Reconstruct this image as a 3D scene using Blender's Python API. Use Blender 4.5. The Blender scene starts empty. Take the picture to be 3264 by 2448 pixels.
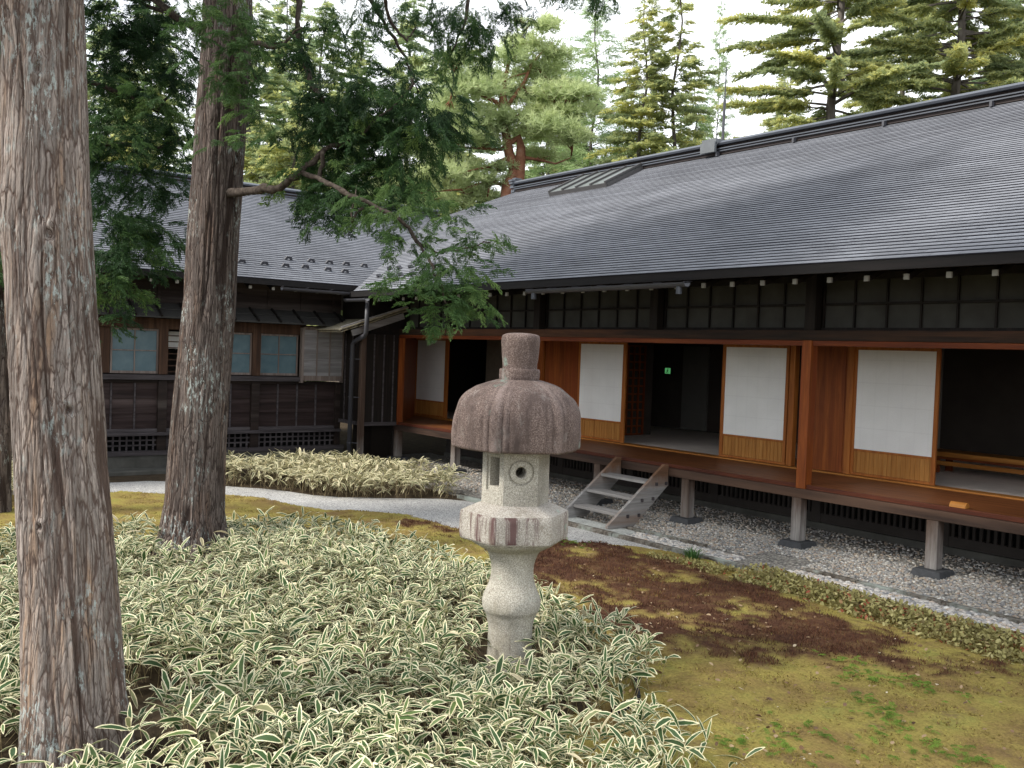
import bpy, math, random
import numpy as np
from mathutils import Matrix, Vector
S = bpy.context.scene
COL = S.collection
RAD = math.radians

# ------------------------------------------------------------------ camera
cam = bpy.data.cameras.new("camera")
camo = bpy.data.objects.new("camera", cam); COL.objects.link(camo)
cam.sensor_fit = 'HORIZONTAL'; cam.sensor_width = 36.0; cam.lens = 33.915
cam.clip_start = 0.1; cam.clip_end = 2000
RX = (0.6058404, 0.79476208, 0.03620279)
RD = (0.04754304, 0.00925661, -0.9988263)
RF = (-0.79416439, 0.60685051, -0.03217738)
camo.matrix_world = Matrix(((RX[0], -RD[0], -RF[0], 0), (RX[1], -RD[1], -RF[1], 0),
                            (RX[2], -RD[2], -RF[2], 2.33), (0, 0, 0, 1)))
S.camera = camo

# ------------------------------------------------------------------ sky and sun
SUN_EL, SUN_AZ = RAD(43), RAD(200)       # azimuth clockwise from +Y: the sun stands behind the camera, to its left
world = bpy.data.worlds.new("World"); S.world = world; world.use_nodes = True
wn = world.node_tree; wn.nodes.clear()
w_out = wn.nodes.new('ShaderNodeOutputWorld')
sky = wn.nodes.new('ShaderNodeTexSky'); sky.sky_type = 'NISHITA'; sky.sun_disc = False
sky.sun_elevation = SUN_EL; sky.sun_rotation = SUN_AZ
bg1 = wn.nodes.new('ShaderNodeBackground'); bg1.inputs[1].default_value = 0.12
wn.links.new(sky.outputs[0], bg1.inputs[0])
bg2 = wn.nodes.new('ShaderNodeBackground'); bg2.inputs[0].default_value = (0.93, 0.965, 1.0, 1); bg2.inputs[1].default_value = 1.0
tcw = wn.nodes.new('ShaderNodeTexCoord')
nzw = wn.nodes.new('ShaderNodeTexNoise'); nzw.inputs['Scale'].default_value = 1.6; nzw.inputs['Detail'].default_value = 6
wn.links.new(tcw.outputs['Generated'], nzw.inputs['Vector'])
rpw = wn.nodes.new('ShaderNodeValToRGB'); rpw.color_ramp.elements[0].position = 0.30; rpw.color_ramp.elements[1].position = 0.46
wn.links.new(nzw.outputs[0], rpw.inputs[0])
mxw = wn.nodes.new('ShaderNodeMixShader')
wn.links.new(rpw.outputs[0], mxw.inputs[0]); wn.links.new(bg1.outputs[0], mxw.inputs[1]); wn.links.new(bg2.outputs[0], mxw.inputs[2])
wn.links.new(mxw.outputs[0], w_out.inputs[0])
sl = bpy.data.lights.new("sun", 'SUN'); sl.energy = 2.4; sl.angle = RAD(12); sl.color = (1.0, 0.95, 0.86)
so = bpy.data.objects.new("sun", sl); COL.objects.link(so)
sd = Vector((math.sin(SUN_AZ) * math.cos(SUN_EL), math.cos(SUN_AZ) * math.cos(SUN_EL), math.sin(SUN_EL)))
so.rotation_euler = sd.to_track_quat('Z', 'Y').to_euler(); so.location = (0, -10, 30)
S.view_settings.view_transform = 'Standard'; S.view_settings.look = 'None'
S.view_settings.exposure = 1.0; S.view_settings.gamma = 1
try: S.view_settings.use_curve_mapping = False
except Exception: pass

# ------------------------------------------------------------------ helpers
def P(name, loc, parent=None, label=None, cat=None, group=None, kind=None):
    o = bpy.data.objects.new(name, None); COL.objects.link(o); o.location = loc
    return tag(o, label, cat, group, kind)
def tag(o, label=None, cat=None, group=None, kind=None):
    for k, v in (("label", label), ("category", cat), ("group", group), ("kind", kind)):
        if v: o[k] = v
    return o
WL = {}
def wloc(o):
    v = Vector((0, 0, 0))
    while o is not None:
        v = v + o.location; o = o.parent
    return v
def finish(name, me, mats, parent, smooth):
    for m in (mats if isinstance(mats, (list, tuple)) else [mats]): me.materials.append(m)
    if smooth: me.polygons.foreach_set("use_smooth", [True] * len(me.polygons))
    o = bpy.data.objects.new(name, me); COL.objects.link(o)
    if parent is not None: o.parent = parent
    return o
def npmesh(name, V, F, mats, parent=None, uv=None, smooth=False, midx=None, attr=None):
    V = np.asarray(V, np.float32)
    if parent is not None: V = V - np.array(wloc(parent), np.float32)
    F = np.asarray(F, np.int32); n = F.shape[1]
    me = bpy.data.meshes.new(name)
    me.vertices.add(len(V)); me.vertices.foreach_set("co", V.ravel())
    me.loops.add(F.size); me.loops.foreach_set("vertex_index", F.ravel())
    me.polygons.add(len(F)); me.polygons.foreach_set("loop_start", np.arange(0, F.size, n, dtype=np.int32))
    if midx is not None: me.polygons.foreach_set("material_index", np.asarray(midx, np.int32))
    if uv is not None:
        l = me.uv_layers.new(name="UVMap"); l.data.foreach_set("uv", np.asarray(uv, np.float32)[F.ravel()].ravel())
    if attr is not None:
        for k, a in attr.items():
            at = me.attributes.new(k, 'FLOAT', 'POINT'); at.data.foreach_set("value", np.asarray(a, np.float32))
    me.update(calc_edges=True); me.validate()
    return finish(name, me, mats, parent, smooth)
class MB:
    def __init__(s): s.v = []; s.f = []; s.m = []; s.cur = 0
    def mat(s, i): s.cur = i; return s
    def add(s, vs, fs):
        b = len(s.v); s.v += [tuple(v) for v in vs]
        for f in fs: s.f.append([b + i for i in f]); s.m.append(s.cur)
        return s
    def box(s, x0, x1, y0, y1, z0, z1):
        x0, x1 = min(x0, x1), max(x0, x1); y0, y1 = min(y0, y1), max(y0, y1); z0, z1 = min(z0, z1), max(z0, z1)
        return s.add([(x0,y0,z0),(x1,y0,z0),(x1,y1,z0),(x0,y1,z0),(x0,y0,z1),(x1,y0,z1),(x1,y1,z1),(x0,y1,z1)],
            [(0,3,2,1),(4,5,6,7),(0,1,5,4),(1,2,6,5),(2,3,7,6),(3,0,4,7)])
    def beam(s, p, q, w, h, up=(0,0,1)):
        p, q, up = Vector(p), Vector(q), Vector(up); d = (q - p).normalized()
        a = d.cross(up)
        if a.length < 1e-5: a = d.cross(Vector((1,0,0)))
        a.normalize(); b = a.cross(d).normalized(); a *= w / 2; b *= h / 2
        return s.add([p-a-b,p+a-b,p+a+b,p-a+b,q-a-b,q+a-b,q+a+b,q-a+b],
            [(0,1,2,3),(7,6,5,4),(0,4,5,1),(1,5,6,2),(2,6,7,3),(3,7,4,0)])
    def tube(s, pts, rs, n=8, cap=True):
        pts = [Vector(p) for p in pts]
        if not isinstance(rs, (list, tuple)): rs = [rs] * len(pts)
        vs = []; a = None
        for i, p in enumerate(pts):
            d = (pts[min(i+1, len(pts)-1)] - pts[max(i-1, 0)]).normalized()
            if a is None: a = d.orthogonal().normalized()
            else:
                a = a - d * a.dot(d); a.normalize()
            b = d.cross(a)
            for k in range(n):
                t = 2*math.pi*k/n; vs.append(p + (a*math.cos(t) + b*math.sin(t)) * rs[i])
        fs = [(i*n+k, i*n+(k+1)%n, (i+1)*n+(k+1)%n, (i+1)*n+k) for i in range(len(pts)-1) for k in range(n)]
        if cap: fs += [tuple(range(n-1, -1, -1)), tuple((len(pts)-1)*n+k for k in range(n))]
        return s.add(vs, fs)
    def prism(s, poly, axis, a0, a1):       # polygon in the plane across `axis` ('x' -> (y,z), 'y' -> (x,z), 'z' -> (x,y))
        def mk(u, v, t): return {'x': (t,u,v), 'y': (u,t,v), 'z': (u,v,t)}[axis]
        n = len(poly)
        vs = [mk(u,v,a0) for u,v in poly] + [mk(u,v,a1) for u,v in poly]
        return s.add(vs, [tuple(range(n)), tuple(range(2*n-1, n-1, -1))] + [(i, n+i, n+(i+1)%n, (i+1)%n) for i in range(n)])
    def lathe(s, prof, c, n=48, rfun=None):
        vs = []
        for r, z in prof:
            for k in range(n):
                t = 2*math.pi*k/n; rr = r * (rfun(t, z) if rfun else 1)
                vs.append((c[0] + rr*math.cos(t), c[1] + rr*math.sin(t), z))
        fs = [(i*n+k, i*n+(k+1)%n, (i+1)*n+(k+1)%n, (i+1)*n+k) for i in range(len(prof)-1) for k in range(n)]
        return s.add(vs, fs + [tuple(range(n-1,-1,-1)), tuple((len(prof)-1)*n+k for k in range(n))])
    def build(s, name, mats, parent=None, smooth=False, bevel=0, fix=True):
        off = wloc(parent) if parent is not None else Vector((0,0,0))
        me = bpy.data.meshes.new(name)
        me.from_pydata([tuple(Vector(v) - off) for v in s.v], [], s.f)
        if isinstance(mats, (list, tuple)) and len(mats) > 1: me.polygons.foreach_set("material_index", s.m)
        o = finish(name, me, mats, parent, smooth)
        if fix:
            import bmesh
            b = bmesh.new(); b.from_mesh(me); bmesh.ops.recalc_face_normals(b, faces=b.faces); b.to_mesh(me); b.free()
        me.update()
        if bevel:
            md = o.modifiers.new("bevel", 'BEVEL'); md.width = bevel; md.segments = 2; md.limit_method = 'ANGLE'
        return o
def smooth_angle(o, deg=40):
    me = o.data
    me.polygons.foreach_set("use_smooth", [True]*len(me.polygons))
    try: me.set_sharp_from_angle(angle=RAD(deg))
    except Exception: pass

# value noise (periodic in u when per > 0)
def vnoise(u, v, seed, per=0):
    u = np.asarray(u, float); v = np.asarray(v, float)
    def h(i, j):
        if per: i = np.mod(i, per)
        x = np.sin(i*127.1 + j*311.7 + seed*74.7) * 43758.5453
        return x - np.floor(x)
    i = np.floor(u); j = np.floor(v); fu = u - i; fv = v - j
    fu = fu*fu*(3-2*fu); fv = fv*fv*(3-2*fv)
    return (h(i,j)*(1-fu)+h(i+1,j)*fu)*(1-fv) + (h(i,j+1)*(1-fu)+h(i+1,j+1)*fu)*fv
def fbm(u, v, seed, o=4):
    r = 0; a = 0.5; t = 0
    for k in range(o): r = r + a*vnoise(u*2**k, v*2**k, seed+k*3.1); t += a; a *= .5
    return r / t

# ------------------------------------------------------------------ materials
class NT:
    def __init__(s, name, rough=0.8, spec=0.3):
        s.m = bpy.data.materials.new(name); s.m.use_nodes = True; s.t = s.m.node_tree
        s.b = s.t.nodes['Principled BSDF']; s.b.inputs['Roughness'].default_value = rough
        s.b.inputs['Specular IOR Level'].default_value = spec
        s.tc = s.t.nodes.new('ShaderNodeTexCoord')
    def n(s, ty, **kw):
        x = s.t.nodes.new(ty)
        for k, v in kw.items():
            if k in x.inputs: x.inputs[k].default_value = v
            else: setattr(x, k, v)
        return x
    def l(s, a, b): s.t.links.new(a, b)
    def coords(s, scale=(1,1,1), src='Object'):
        mp = s.n('ShaderNodeMapping'); mp.inputs['Scale'].default_value = scale
        s.l(s.tc.outputs[src], mp.inputs[0]); return mp.outputs[0]
    def noise(s, scale, detail=4, rough=.55, sc=(1,1,1), src='Object', dist=0.0):
        x = s.n('ShaderNodeTexNoise'); x.inputs['Scale'].default_value = scale; x.inputs['Detail'].default_value = detail
        x.inputs['Roughness'].default_value = rough; x.inputs['Distortion'].default_value = dist
        s.l(s.coords(sc, src), x.inputs['Vector']); return x.outputs[0]
    def vor(s, scale, sc=(1,1,1), feat='F1', src='Object'):
        x = s.n('ShaderNodeTexVoronoi'); x.feature = feat; x.inputs['Scale'].default_value = scale
        s.l(s.coords(sc, src), x.inputs['Vector']); return x
    def ramp(s, val, stops, interp='LINEAR'):
        r = s.n('ShaderNodeValToRGB'); cr = r.color_ramp; cr.interpolation = interp
        while len(cr.elements) < len(stops): cr.elements.new(0.5)
        for e, (p, c) in zip(cr.elements, stops):
            e.position = p; e.color = (c, c, c, 1) if isinstance(c, (int, float)) else (*c, 1)
        if val is not None: s.l(val, r.inputs[0])
        return r.outputs[0]
    def mix(s, f, a, b, mode='MIX'):
        x = s.n('ShaderNodeMix'); x.data_type = 'RGBA'; x.blend_type = mode
        for v, i in ((f, 0), (a, 6), (b, 7)):
            if isinstance(v, (int, float)): x.inputs[i].default_value = v
            elif isinstance(v, tuple): x.inputs[i].default_value = (*v, 1)
            else: s.l(v, x.inputs[i])
        return x.outputs[2]
    def math(s, op, a, b=0.0):
        x = s.n('ShaderNodeMath'); x.operation = op
        for v, i in ((a, 0), (b, 1)):
            if isinstance(v, (int, float)): x.inputs[i].default_value = v
            else: s.l(v, x.inputs[i])
        return x.outputs[0]
    def color(s, c):
        if isinstance(c, tuple): s.b.inputs['Base Color'].default_value = (*c, 1)
        else: s.l(c, s.b.inputs['Base Color'])
        return s
    def bump(s, h, strength=.4, dist=.02):
        x = s.n('ShaderNodeBump'); x.inputs['Strength'].default_value = strength; x.inputs['Distance'].default_value = dist
        s.l(h, x.inputs['Height']); s.l(x.outputs[0], s.b.inputs['Normal']); return s
    def uvx(s):
        sp = s.n('ShaderNodeSeparateXYZ'); s.l(s.tc.outputs['UV'], sp.inputs[0]); return sp.outputs[0], sp.outputs[1]
    def attr(s, name):
        a = s.n('ShaderNodeAttribute'); a.attribute_name = name; return a.outputs['Fac']
    def translucent(s, col, f=.35):
        tr = s.n('ShaderNodeBsdfTranslucent'); mx = s.n('ShaderNodeMixShader'); mx.inputs[0].default_value = f
        s.l(col, tr.inputs[0]); s.l(s.b.outputs[0], mx.inputs[1]); s.l(tr.outputs[0], mx.inputs[2])
        s.l(mx.outputs[0], s.t.nodes['Material Output'].inputs[0]); return s

def wood(name, c0, c1, c2, axis='x', rough=.7, scale=14, spec=.3, wear=None, dry=None):
    t = NT(name, rough, spec)
    st = {'x': (.06,1,1), 'y': (1,.06,1), 'z': (1,1,.06)}[axis]
    g = t.noise(scale, 6, .6, st, dist=.6); g2 = t.noise(scale*5, 3, .6, st)
    col = t.ramp(g, [(.28, c0), (.5, c1), (.72, c2)])
    col = t.mix(.35, col, t.ramp(g2, [(.3, .25), (.7, 1.0)]), 'MULTIPLY')
    if wear: col = t.mix(t.ramp(t.noise(2.2, 5, .65, st), [(.48, 0.0), (.66, 1.0)]), col, wear)
    if dry:
        sz = t.n('ShaderNodeSeparateXYZ'); t.l(t.tc.outputs['Object'], sz.inputs[0])
        hgt = t.math('ADD', sz.outputs[2], t.math('MULTIPLY', t.math('SUBTRACT', t.noise(7, 5, .7, (1,1,.25)), .5), dry[3]))
        col = t.mix(t.ramp(t.math('DIVIDE', t.math('SUBTRACT', hgt, dry[0]), dry[1]-dry[0]), [(0.0,0.0),(1.0,.9)]), col, t.mix(1.0, dry[2], t.ramp(g, [(.3,.5),(.7,1.2)]), 'MULTIPLY'))
    t.color(col).bump(g2, .25, .004); return t.m
W_dark = wood("dark weathered wood", (.005,.004,.0035), (.010,.007,.006), (.02,.014,.011), 'x')
W_darkz = wood("dark upright wood", (.007,.005,.004), (.013,.009,.007), (.025,.017,.014), 'z')
W_darky = wood("dark side wood", (.0092,.0054,.0046), (.0198,.0114,.0087), (.0396,.0258,.0209), 'y', wear=(.0792,.0630,.0561))
W_beam = wood("worn brown beam wood", (.012,.008,.006), (.03,.016,.01), (.06,.028,.014), 'x', wear=(.15,.058,.024))
W_joist = wood("weathered joist wood", (.0168,.0095,.0072), (.0357,.0199,.0144), (.0683,.0408,.0288), 'x', wear=(.1050,.0589,.0384))
W_red = wood("red cedar wood", (.1030,.0204,.0052), (.1750,.0370,.0079), (.2574,.0662,.0131), 'x', .55)
W_redz = wood("upright red cedar wood", (.1363,.0301,.0056), (.2385,.0591,.0099), (.3634,.1075,.0185), 'z', .55, wear=(.2038,.0398,.0091))
W_floor = wood("orange veranda boards", (.0985,.0328,.0118), (.1737,.0580,.0186), (.2664,.0985,.0337), 'x', .5, 20)
W_edge = wood("dark red edge board", (.05,.012,.006), (.085,.02,.009), (.13,.034,.014), 'x', .6)
W_sill = wood("orange door sill", (.3124,.1137,.0214), (.4226,.1663,.0337), (.5053,.2275,.0521), 'x', .5)
W_tan = wood("tan cedar skirt", (.3371,.1371,.0290), (.4613,.2056,.0494), (.5500,.2742,.0755), 'z', .6)
W_frame = wood("screen frame cedar", (.2471,.0730,.0140), (.3810,.1217,.0225), (.4942,.1849,.0386), 'z', .55)
W_grey = wood("silvered post wood", (.17,.15,.14), (.29,.27,.255), (.42,.395,.375), 'z', .85, wear=(.1,.065,.045), dry=(.22,.62,(.07,.037,.022),.6))
W_step = wood("silvered step wood", (.18,.168,.16), (.28,.266,.257), (.38,.366,.356), 'x', .85)
W_stry = wood("silvered stringer wood", (.19,.178,.17), (.29,.277,.268), (.40,.388,.378), 'y', .85, wear=(.2,.12,.075), dry=(.55,.74,(.17,.075,.03),.35))
W_win = wood("brown window wood", (.0280,.0136,.0080), (.0680,.0336,.0192), (.1280,.0680,.0400), 'z', .75)
W_bar = wood("pale window bars", (.13,.095,.08), (.21,.165,.145), (.30,.25,.225), 'z', .8)
W_lapy = wood("purple grey lap boards", (.0116,.0065,.0059), (.0264,.0145,.0132), (.0512,.0335,.0317), 'y', .8, 10, wear=(.0825,.0582,.0548))
W_rail = wood("grey rail wood", (.035,.029,.031), (.07,.06,.063), (.13,.115,.12), 'y', .85)
W_shut = wood("bleached shutter boards", (.16,.15,.152), (.30,.288,.29), (.44,.425,.425), 'y', .85, 7, wear=(.13,.11,.107))
W_old = wood("mossy bleached shed boards", (.3,.25,.16), (.45,.4,.29), (.55,.5,.4), 'y', .9, 20)
def flat(name, c, rough=.8, spec=.3, var=.25, sc=8):
    t = NT(name, rough, spec); n = t.noise(sc, 5, .6)
    t.color(t.mix(1.0, c, t.ramp(n, [(.25, 1-var), (.75, 1.0)]), 'MULTIPLY')).bump(n, .1, .01); return t.m
M_white = flat("white painted rafter end", (.34,.33,.30), .6, .3, .15)
M_paper = None
t = NT("shoji paper", .9, .1)
g = t.noise(3, 3, .5, (1,1,1)); gl = t.noise(90, 2, .5)
sx = t.n('ShaderNodeSeparateXYZ'); t.l(t.coords((1,1,1)), sx.inputs[0])
def bars(o, per, wd, lo): return t.ramp(t.math('FRACT', t.math('MULTIPLY', o, 1/per)), [(0.0,lo),(wd,lo),(wd+.03,1.0)])
grid = t.mix(1.0, bars(sx.outputs[0], .19, .12, .982), bars(sx.outputs[2], .30, .03, .955), 'MULTIPLY')
t.color(t.mix(1.0, grid, t.mix(1.0, t.mix(1.0, (.88,.885,.88), t.ramp(g, [(.3,.93),(.7,1.0)]), 'MULTIPLY'), t.ramp(gl, [(.3,.95),(.7,1.0)]), 'MULTIPLY'), 'MULTIPLY'))
M_paper = t.m
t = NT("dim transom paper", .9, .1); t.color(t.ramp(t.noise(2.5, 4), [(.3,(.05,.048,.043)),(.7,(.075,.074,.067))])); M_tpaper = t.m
M_tatami = flat("pale tatami", (.84,.73,.66), .8, .2, .15, 5)
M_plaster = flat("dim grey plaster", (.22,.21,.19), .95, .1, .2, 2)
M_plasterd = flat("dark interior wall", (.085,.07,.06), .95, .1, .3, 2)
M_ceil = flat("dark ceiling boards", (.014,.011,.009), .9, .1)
t = NT("frosted blue glass", .25, .5); t.color(t.ramp(t.noise(6, 3), [(.3,(.07,.125,.15)),(.7,(.105,.165,.19))])); M_frost = t.m
t = NT("dark window glass", .08, .5); t.color((.02,.022,.024)); M_glass = t.m
M_metal = flat("dark painted metal", (.07,.07,.082), .5, .5, .3, 4)
M_ridge = flat("slate ridge metal", (.085,.094,.115), .45, .5, .3, 3)
M_ridge2 = flat("dark brown ridge board", (.05,.038,.036), .7, .3)
M_hatch = flat("dull green hatch glass", (.14,.155,.148), .35, .5, .2, 3)
M_hatchf = flat("grey hatch frame", (.085,.08,.08), .6, .4)
M_foot = flat("dark footing stone", (.075,.077,.082), .9, .2, .35, 20)
M_found = flat("mossy foundation stone", (.115,.112,.10), .95, .2, .5, 4)
M_fascia = wood("dark fascia board", (.006,.005,.005), (.010,.008,.008), (.016,.012,.012), 'x')

# roof courses: every shingle its own value, slow weathering across the slope
def roofmat(name, base):
    t = NT(name, .82, .15); u, v = t.uvx()
    fl = t.math('FLOOR', t.math('ADD', t.math('MULTIPLY', u, 3.4), t.math('MULTIPLY', v, .37)))
    cb = t.n('ShaderNodeCombineXYZ'); t.l(fl, cb.inputs[0]); t.l(t.math('FLOOR', v), cb.inputs[1])
    wnz = t.n('ShaderNodeTexWhiteNoise'); wnz.noise_dimensions = '2D'; t.l(cb.outputs[0], wnz.inputs['Vector'])
    c = t.mix(1.0, base, t.ramp(wnz.outputs[0], [(0.0,.88),(1.0,1.08)]), 'MULTIPLY')
    c = t.mix(1.0, c, t.ramp(t.noise(.9, 6, .62), [(.3,.78),(.7,1.15)]), 'MULTIPLY')
    fr = t.math('FRACT', t.math('ADD', t.math('MULTIPLY', u, 3.4), t.math('MULTIPLY', v, .37)))
    c = t.mix(t.ramp(fr, [(0.0,.7),(.035,0.0)]), c, (.02,.022,.03))
    c = t.mix(t.ramp(t.noise(30, 3, .7), [(.70,0.0),(.78,.25)]), c, (.34,.36,.36))
    t.color(c); return t.m
M_roof = roofmat("slate grey shingles", (.205,.212,.235))
M_butt = flat("dark shingle butts", (.022,.022,.03), .9, .1)

def stone(name, base, dark, light, sp=90, blotch=None):
    t = NT(name, .9, .2)
    v = t.vor(sp); n = t.noise(sp*.8, 3, .7)
    c = t.ramp(n, [(.36, dark), (.5, base), (.66, light)])
    sp2 = t.ramp(t.noise(sp*1.5, 2, .5), [(.63, 0.0), (.68, 1.0)])
    c = t.mix(t.math('MULTIPLY', sp2, .6), c, dark)
    c = t.mix(1.0, c, t.ramp(t.noise(3.5, 5, .65), [(.3,.68),(.7,1.1)]), 'MULTIPLY')
    if blotch:
        for sc, lo, hi, bc, st in blotch:
            f = t.ramp(t.noise(sc, 5, .7, st), [(lo, 0.0), (hi, 1.0)])
            if st[2] < .1:      # rain streaks run down the upright faces only
                ge = t.n('ShaderNodeNewGeometry'); sn = t.n('ShaderNodeSeparateXYZ'); t.l(ge.outputs['True Normal'], sn.inputs[0])
                f = t.math('MULTIPLY', f, t.ramp(t.math('ABSOLUTE', sn.outputs[2]), [(.4,1.0),(.6,0.0)]))
            c = t.mix(f, c, bc)
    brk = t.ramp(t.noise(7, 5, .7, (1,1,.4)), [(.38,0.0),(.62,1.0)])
    c = t.mix(t.math('MULTIPLY', t.math('MULTIPLY', t.attr("rib_shade"), brk), .75), c, tuple(x*.7 for x in dark))  # groove shade put into the cap's colour so its ribs show in soft light
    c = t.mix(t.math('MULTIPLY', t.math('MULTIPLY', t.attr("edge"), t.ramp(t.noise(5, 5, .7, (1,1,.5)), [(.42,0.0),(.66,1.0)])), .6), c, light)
    t.color(c).bump(n, .35, .006); return t.m
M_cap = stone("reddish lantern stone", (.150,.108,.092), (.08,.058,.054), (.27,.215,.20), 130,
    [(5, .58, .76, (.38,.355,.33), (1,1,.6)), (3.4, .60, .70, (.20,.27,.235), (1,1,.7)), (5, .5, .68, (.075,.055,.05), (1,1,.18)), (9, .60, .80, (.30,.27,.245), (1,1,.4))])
M_gran = stone("pale granite", (.40,.375,.315), (.24,.22,.195), (.62,.59,.53), 150, [(3, .52, .75, (.24,.21,.155), (1,1,.35)), (6, .64, .72, (.30,.38,.30), (1,1,.8)), (14, .62, .72, (.20,.17,.14), (1,1,.5))])
M_gran2 = stone("stained granite", (.40,.37,.32), (.26,.225,.205), (.62,.58,.54), 150,
    [(6, .50, .555, (.125,.075,.072), (1,1,.04)), (5, .56, .72, (.19,.16,.12), (1,1,1)), (3, .56, .75, (.26,.23,.18), (1,1,.5)), (6, .68, .76, (.28,.37,.31), (1,1,1))])
M_slab = stone("pale step stone", (.42,.43,.41), (.28,.29,.28), (.54,.55,.53), 40)
M_kerb = stone("grey kerb stone", (.14,.12,.10), (.07,.06,.05), (.22,.205,.18), 18, [(1.2,.5,.6,(.30,.33,.30),(1,1,1))])

def bark(name, base, orange, dark):
    t = NT(name, .95, .1); a = t.attr("groove")
    def plates(sc, zs):
        mp = t.n('ShaderNodeVectorMath'); mp.operation = 'ADD'
        nz = t.n('ShaderNodeTexNoise'); nz.inputs['Scale'].default_value = 5; nz.inputs['Detail'].default_value = 5; t.l(t.coords((1,1,.35)), nz.inputs['Vector'])
        sm = t.n('ShaderNodeVectorMath'); sm.operation = 'SCALE'; t.l(nz.outputs['Color'], sm.inputs[0]); sm.inputs['Scale'].default_value = .09
        t.l(t.coords((1,1,zs)), mp.inputs[0]); t.l(sm.outputs[0], mp.inputs[1])
        v1 = t.n('ShaderNodeTexVoronoi'); v1.feature = 'DISTANCE_TO_EDGE'; v1.inputs['Scale'].default_value = sc; t.l(mp.outputs[0], v1.inputs['Vector'])
        v2 = t.n('ShaderNodeTexVoronoi'); v2.inputs['Scale'].default_value = sc; t.l(mp.outputs[0], v2.inputs['Vector'])
        sp = t.n('ShaderNodeSeparateColor'); t.l(v2.outputs['Color'], sp.inputs[0]); return v1.outputs['Distance'], sp.outputs[0]
    e1, c1 = plates(19, .055); e2, c2 = plates(46, .08)
    n1 = t.noise(10, 6, .65, (1,1,.07)); n2 = t.noise(70, 5, .78, (1,1,.07)); n3 = t.noise(1.6, 4, .6, (1,1,.4)); n4 = t.noise(170, 3, .7, (1,1,.25))
    c = t.ramp(n2, [(.32, tuple(x*.55 for x in base)), (.48, base), (.68, tuple(min(1,x*1.5) for x in base))])
    c = t.mix(1.0, c, t.ramp(c1, [(0.0,.72),(1.0,1.22)]), 'MULTIPLY'); c = t.mix(1.0, c, t.ramp(c2, [(0.0,.78),(1.0,1.2)]), 'MULTIPLY')
    c = t.mix(t.math('MULTIPLY', t.ramp(n1, [(.49,0.0),(.66,.85)]), t.ramp(c2, [(.3,.2),(.6,1.0)])), c, orange)
    c = t.mix(t.ramp(e2, [(.015,.75),(.09,0.0)]), c, dark); c = t.mix(t.ramp(e1, [(.01,.9),(.055,0.0)]), c, dark)
    c = t.mix(t.ramp(a, [(.1,.9),(.55,0.0)]), c, dark)
    ln = t.noise(34, 5, .75, (1,1,.35)); lm = t.noise(2.6, 4, .7, (1,1,.5))
    lich = t.math('MULTIPLY', t.ramp(ln, [(.53,0.0),(.58,1.0)]), t.ramp(lm, [(.50,0.0),(.60,.9)]))
    c = t.mix(lich, c, (.42,.47,.45))
    c = t.mix(1.0, c, t.ramp(n3, [(.3,.76),(.7,1.12)]), 'MULTIPLY'); c = t.mix(1.0, c, t.ramp(n4, [(.3,.8),(.7,1.15)]), 'MULTIPLY')
    h = t.math('ADD', t.ramp(e1, [(0.0,0.0),(.12,1.0)]), t.math('ADD', t.math('MULTIPLY', t.ramp(e2, [(0.0,0.0),(.2,1.0)]), .5), t.math('MULTIPLY', n2, .6)))
    t.color(c).bump(h, .75, .010); return t.m
M_bark1 = bark("pale cypress bark", (.285,.243,.216), (.33,.215,.14), (.10,.068,.055))
M_bark2 = bark("dark cypress bark", (.158,.129,.115), (.175,.113,.083), (.045,.032,.028))
t = NT("branch bark", .95, .1); t.color(t.ramp(t.noise(25, 4, .6), [(.3,(.028,.021,.018)),(.7,(.11,.09,.075))])); M_branch = t.m
t = NT("far trunk bark", .95, .1); t.color(t.ramp(t.noise(6, 4, .6, (1,1,.3)), [(.3,(.06,.05,.045)),(.7,(.17,.15,.135))])); M_fbark = t.m
t = NT("red pine bark", .95, .1); t.color(t.ramp(t.noise(4, 5, .6), [(.3,(.12,.052,.034)),(.55,(.25,.115,.07)),(.75,(.26,.18,.135))])); M_pbark = t.m

def leafmat(name, stops, trans=.3, rough=.6, tip=None, spec=.25):
    t = NT(name, rough, spec); u, v = t.uvx()
    c = t.ramp(u, stops)
    if tip: c = t.mix(t.math('MULTIPLY', v, t.ramp(u, [(.35,0.0),(.75,1.0)])), c, tip)
    t.color(c).translucent(c, trans); return t.m
L_hinoki = leafmat("cypress leaves", [(0.0,(.014,.038,.015)),(.5,(.034,.080,.026)),(.85,(.075,.15,.042)),(1.0,(.15,.23,.06))], .35)
L_hinfresh = leafmat("fresh cypress leaves", [(0.0,(.035,.08,.026)),(.6,(.07,.14,.042)),(1.0,(.15,.24,.07))], .35)
L_heml = leafmat("hemlock needles", [(0.0,(.22,.275,.145)),(.5,(.40,.45,.21)),(1.0,(.60,.61,.27))], .6, tip=(.82,.74,.22))
L_dark = leafmat("deep green needles", [(0.0,(.19,.27,.16)),(.5,(.34,.43,.23)),(1.0,(.53,.58,.29))], .6, tip=(.66,.64,.2))
L_pine = leafmat("pine needles", [(0.0,(.30,.37,.18)),(.5,(.46,.54,.265)),(1.0,(.62,.68,.36))], .52)
L_larch = leafmat("fresh larch needles", [(0.0,(.26,.38,.16)),(1.0,(.46,.56,.28))], .45)
L_shrub = leafmat("low shrub leaves", [(0.0,(.10,.07,.035)),(.3,(.20,.17,.065)),(.6,(.36,.33,.13)),(.93,(.50,.45,.22)),(1.0,(.32,.09,.05))], .3)
L_fern = leafmat("fresh fern leaves", [(0.0,(.10,.19,.025)),(1.0,(.24,.36,.06))], .35)
L_grass = leafmat("dark grass blades", [(0.0,(.04,.10,.03)),(1.0,(.09,.19,.05))], .3)
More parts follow.
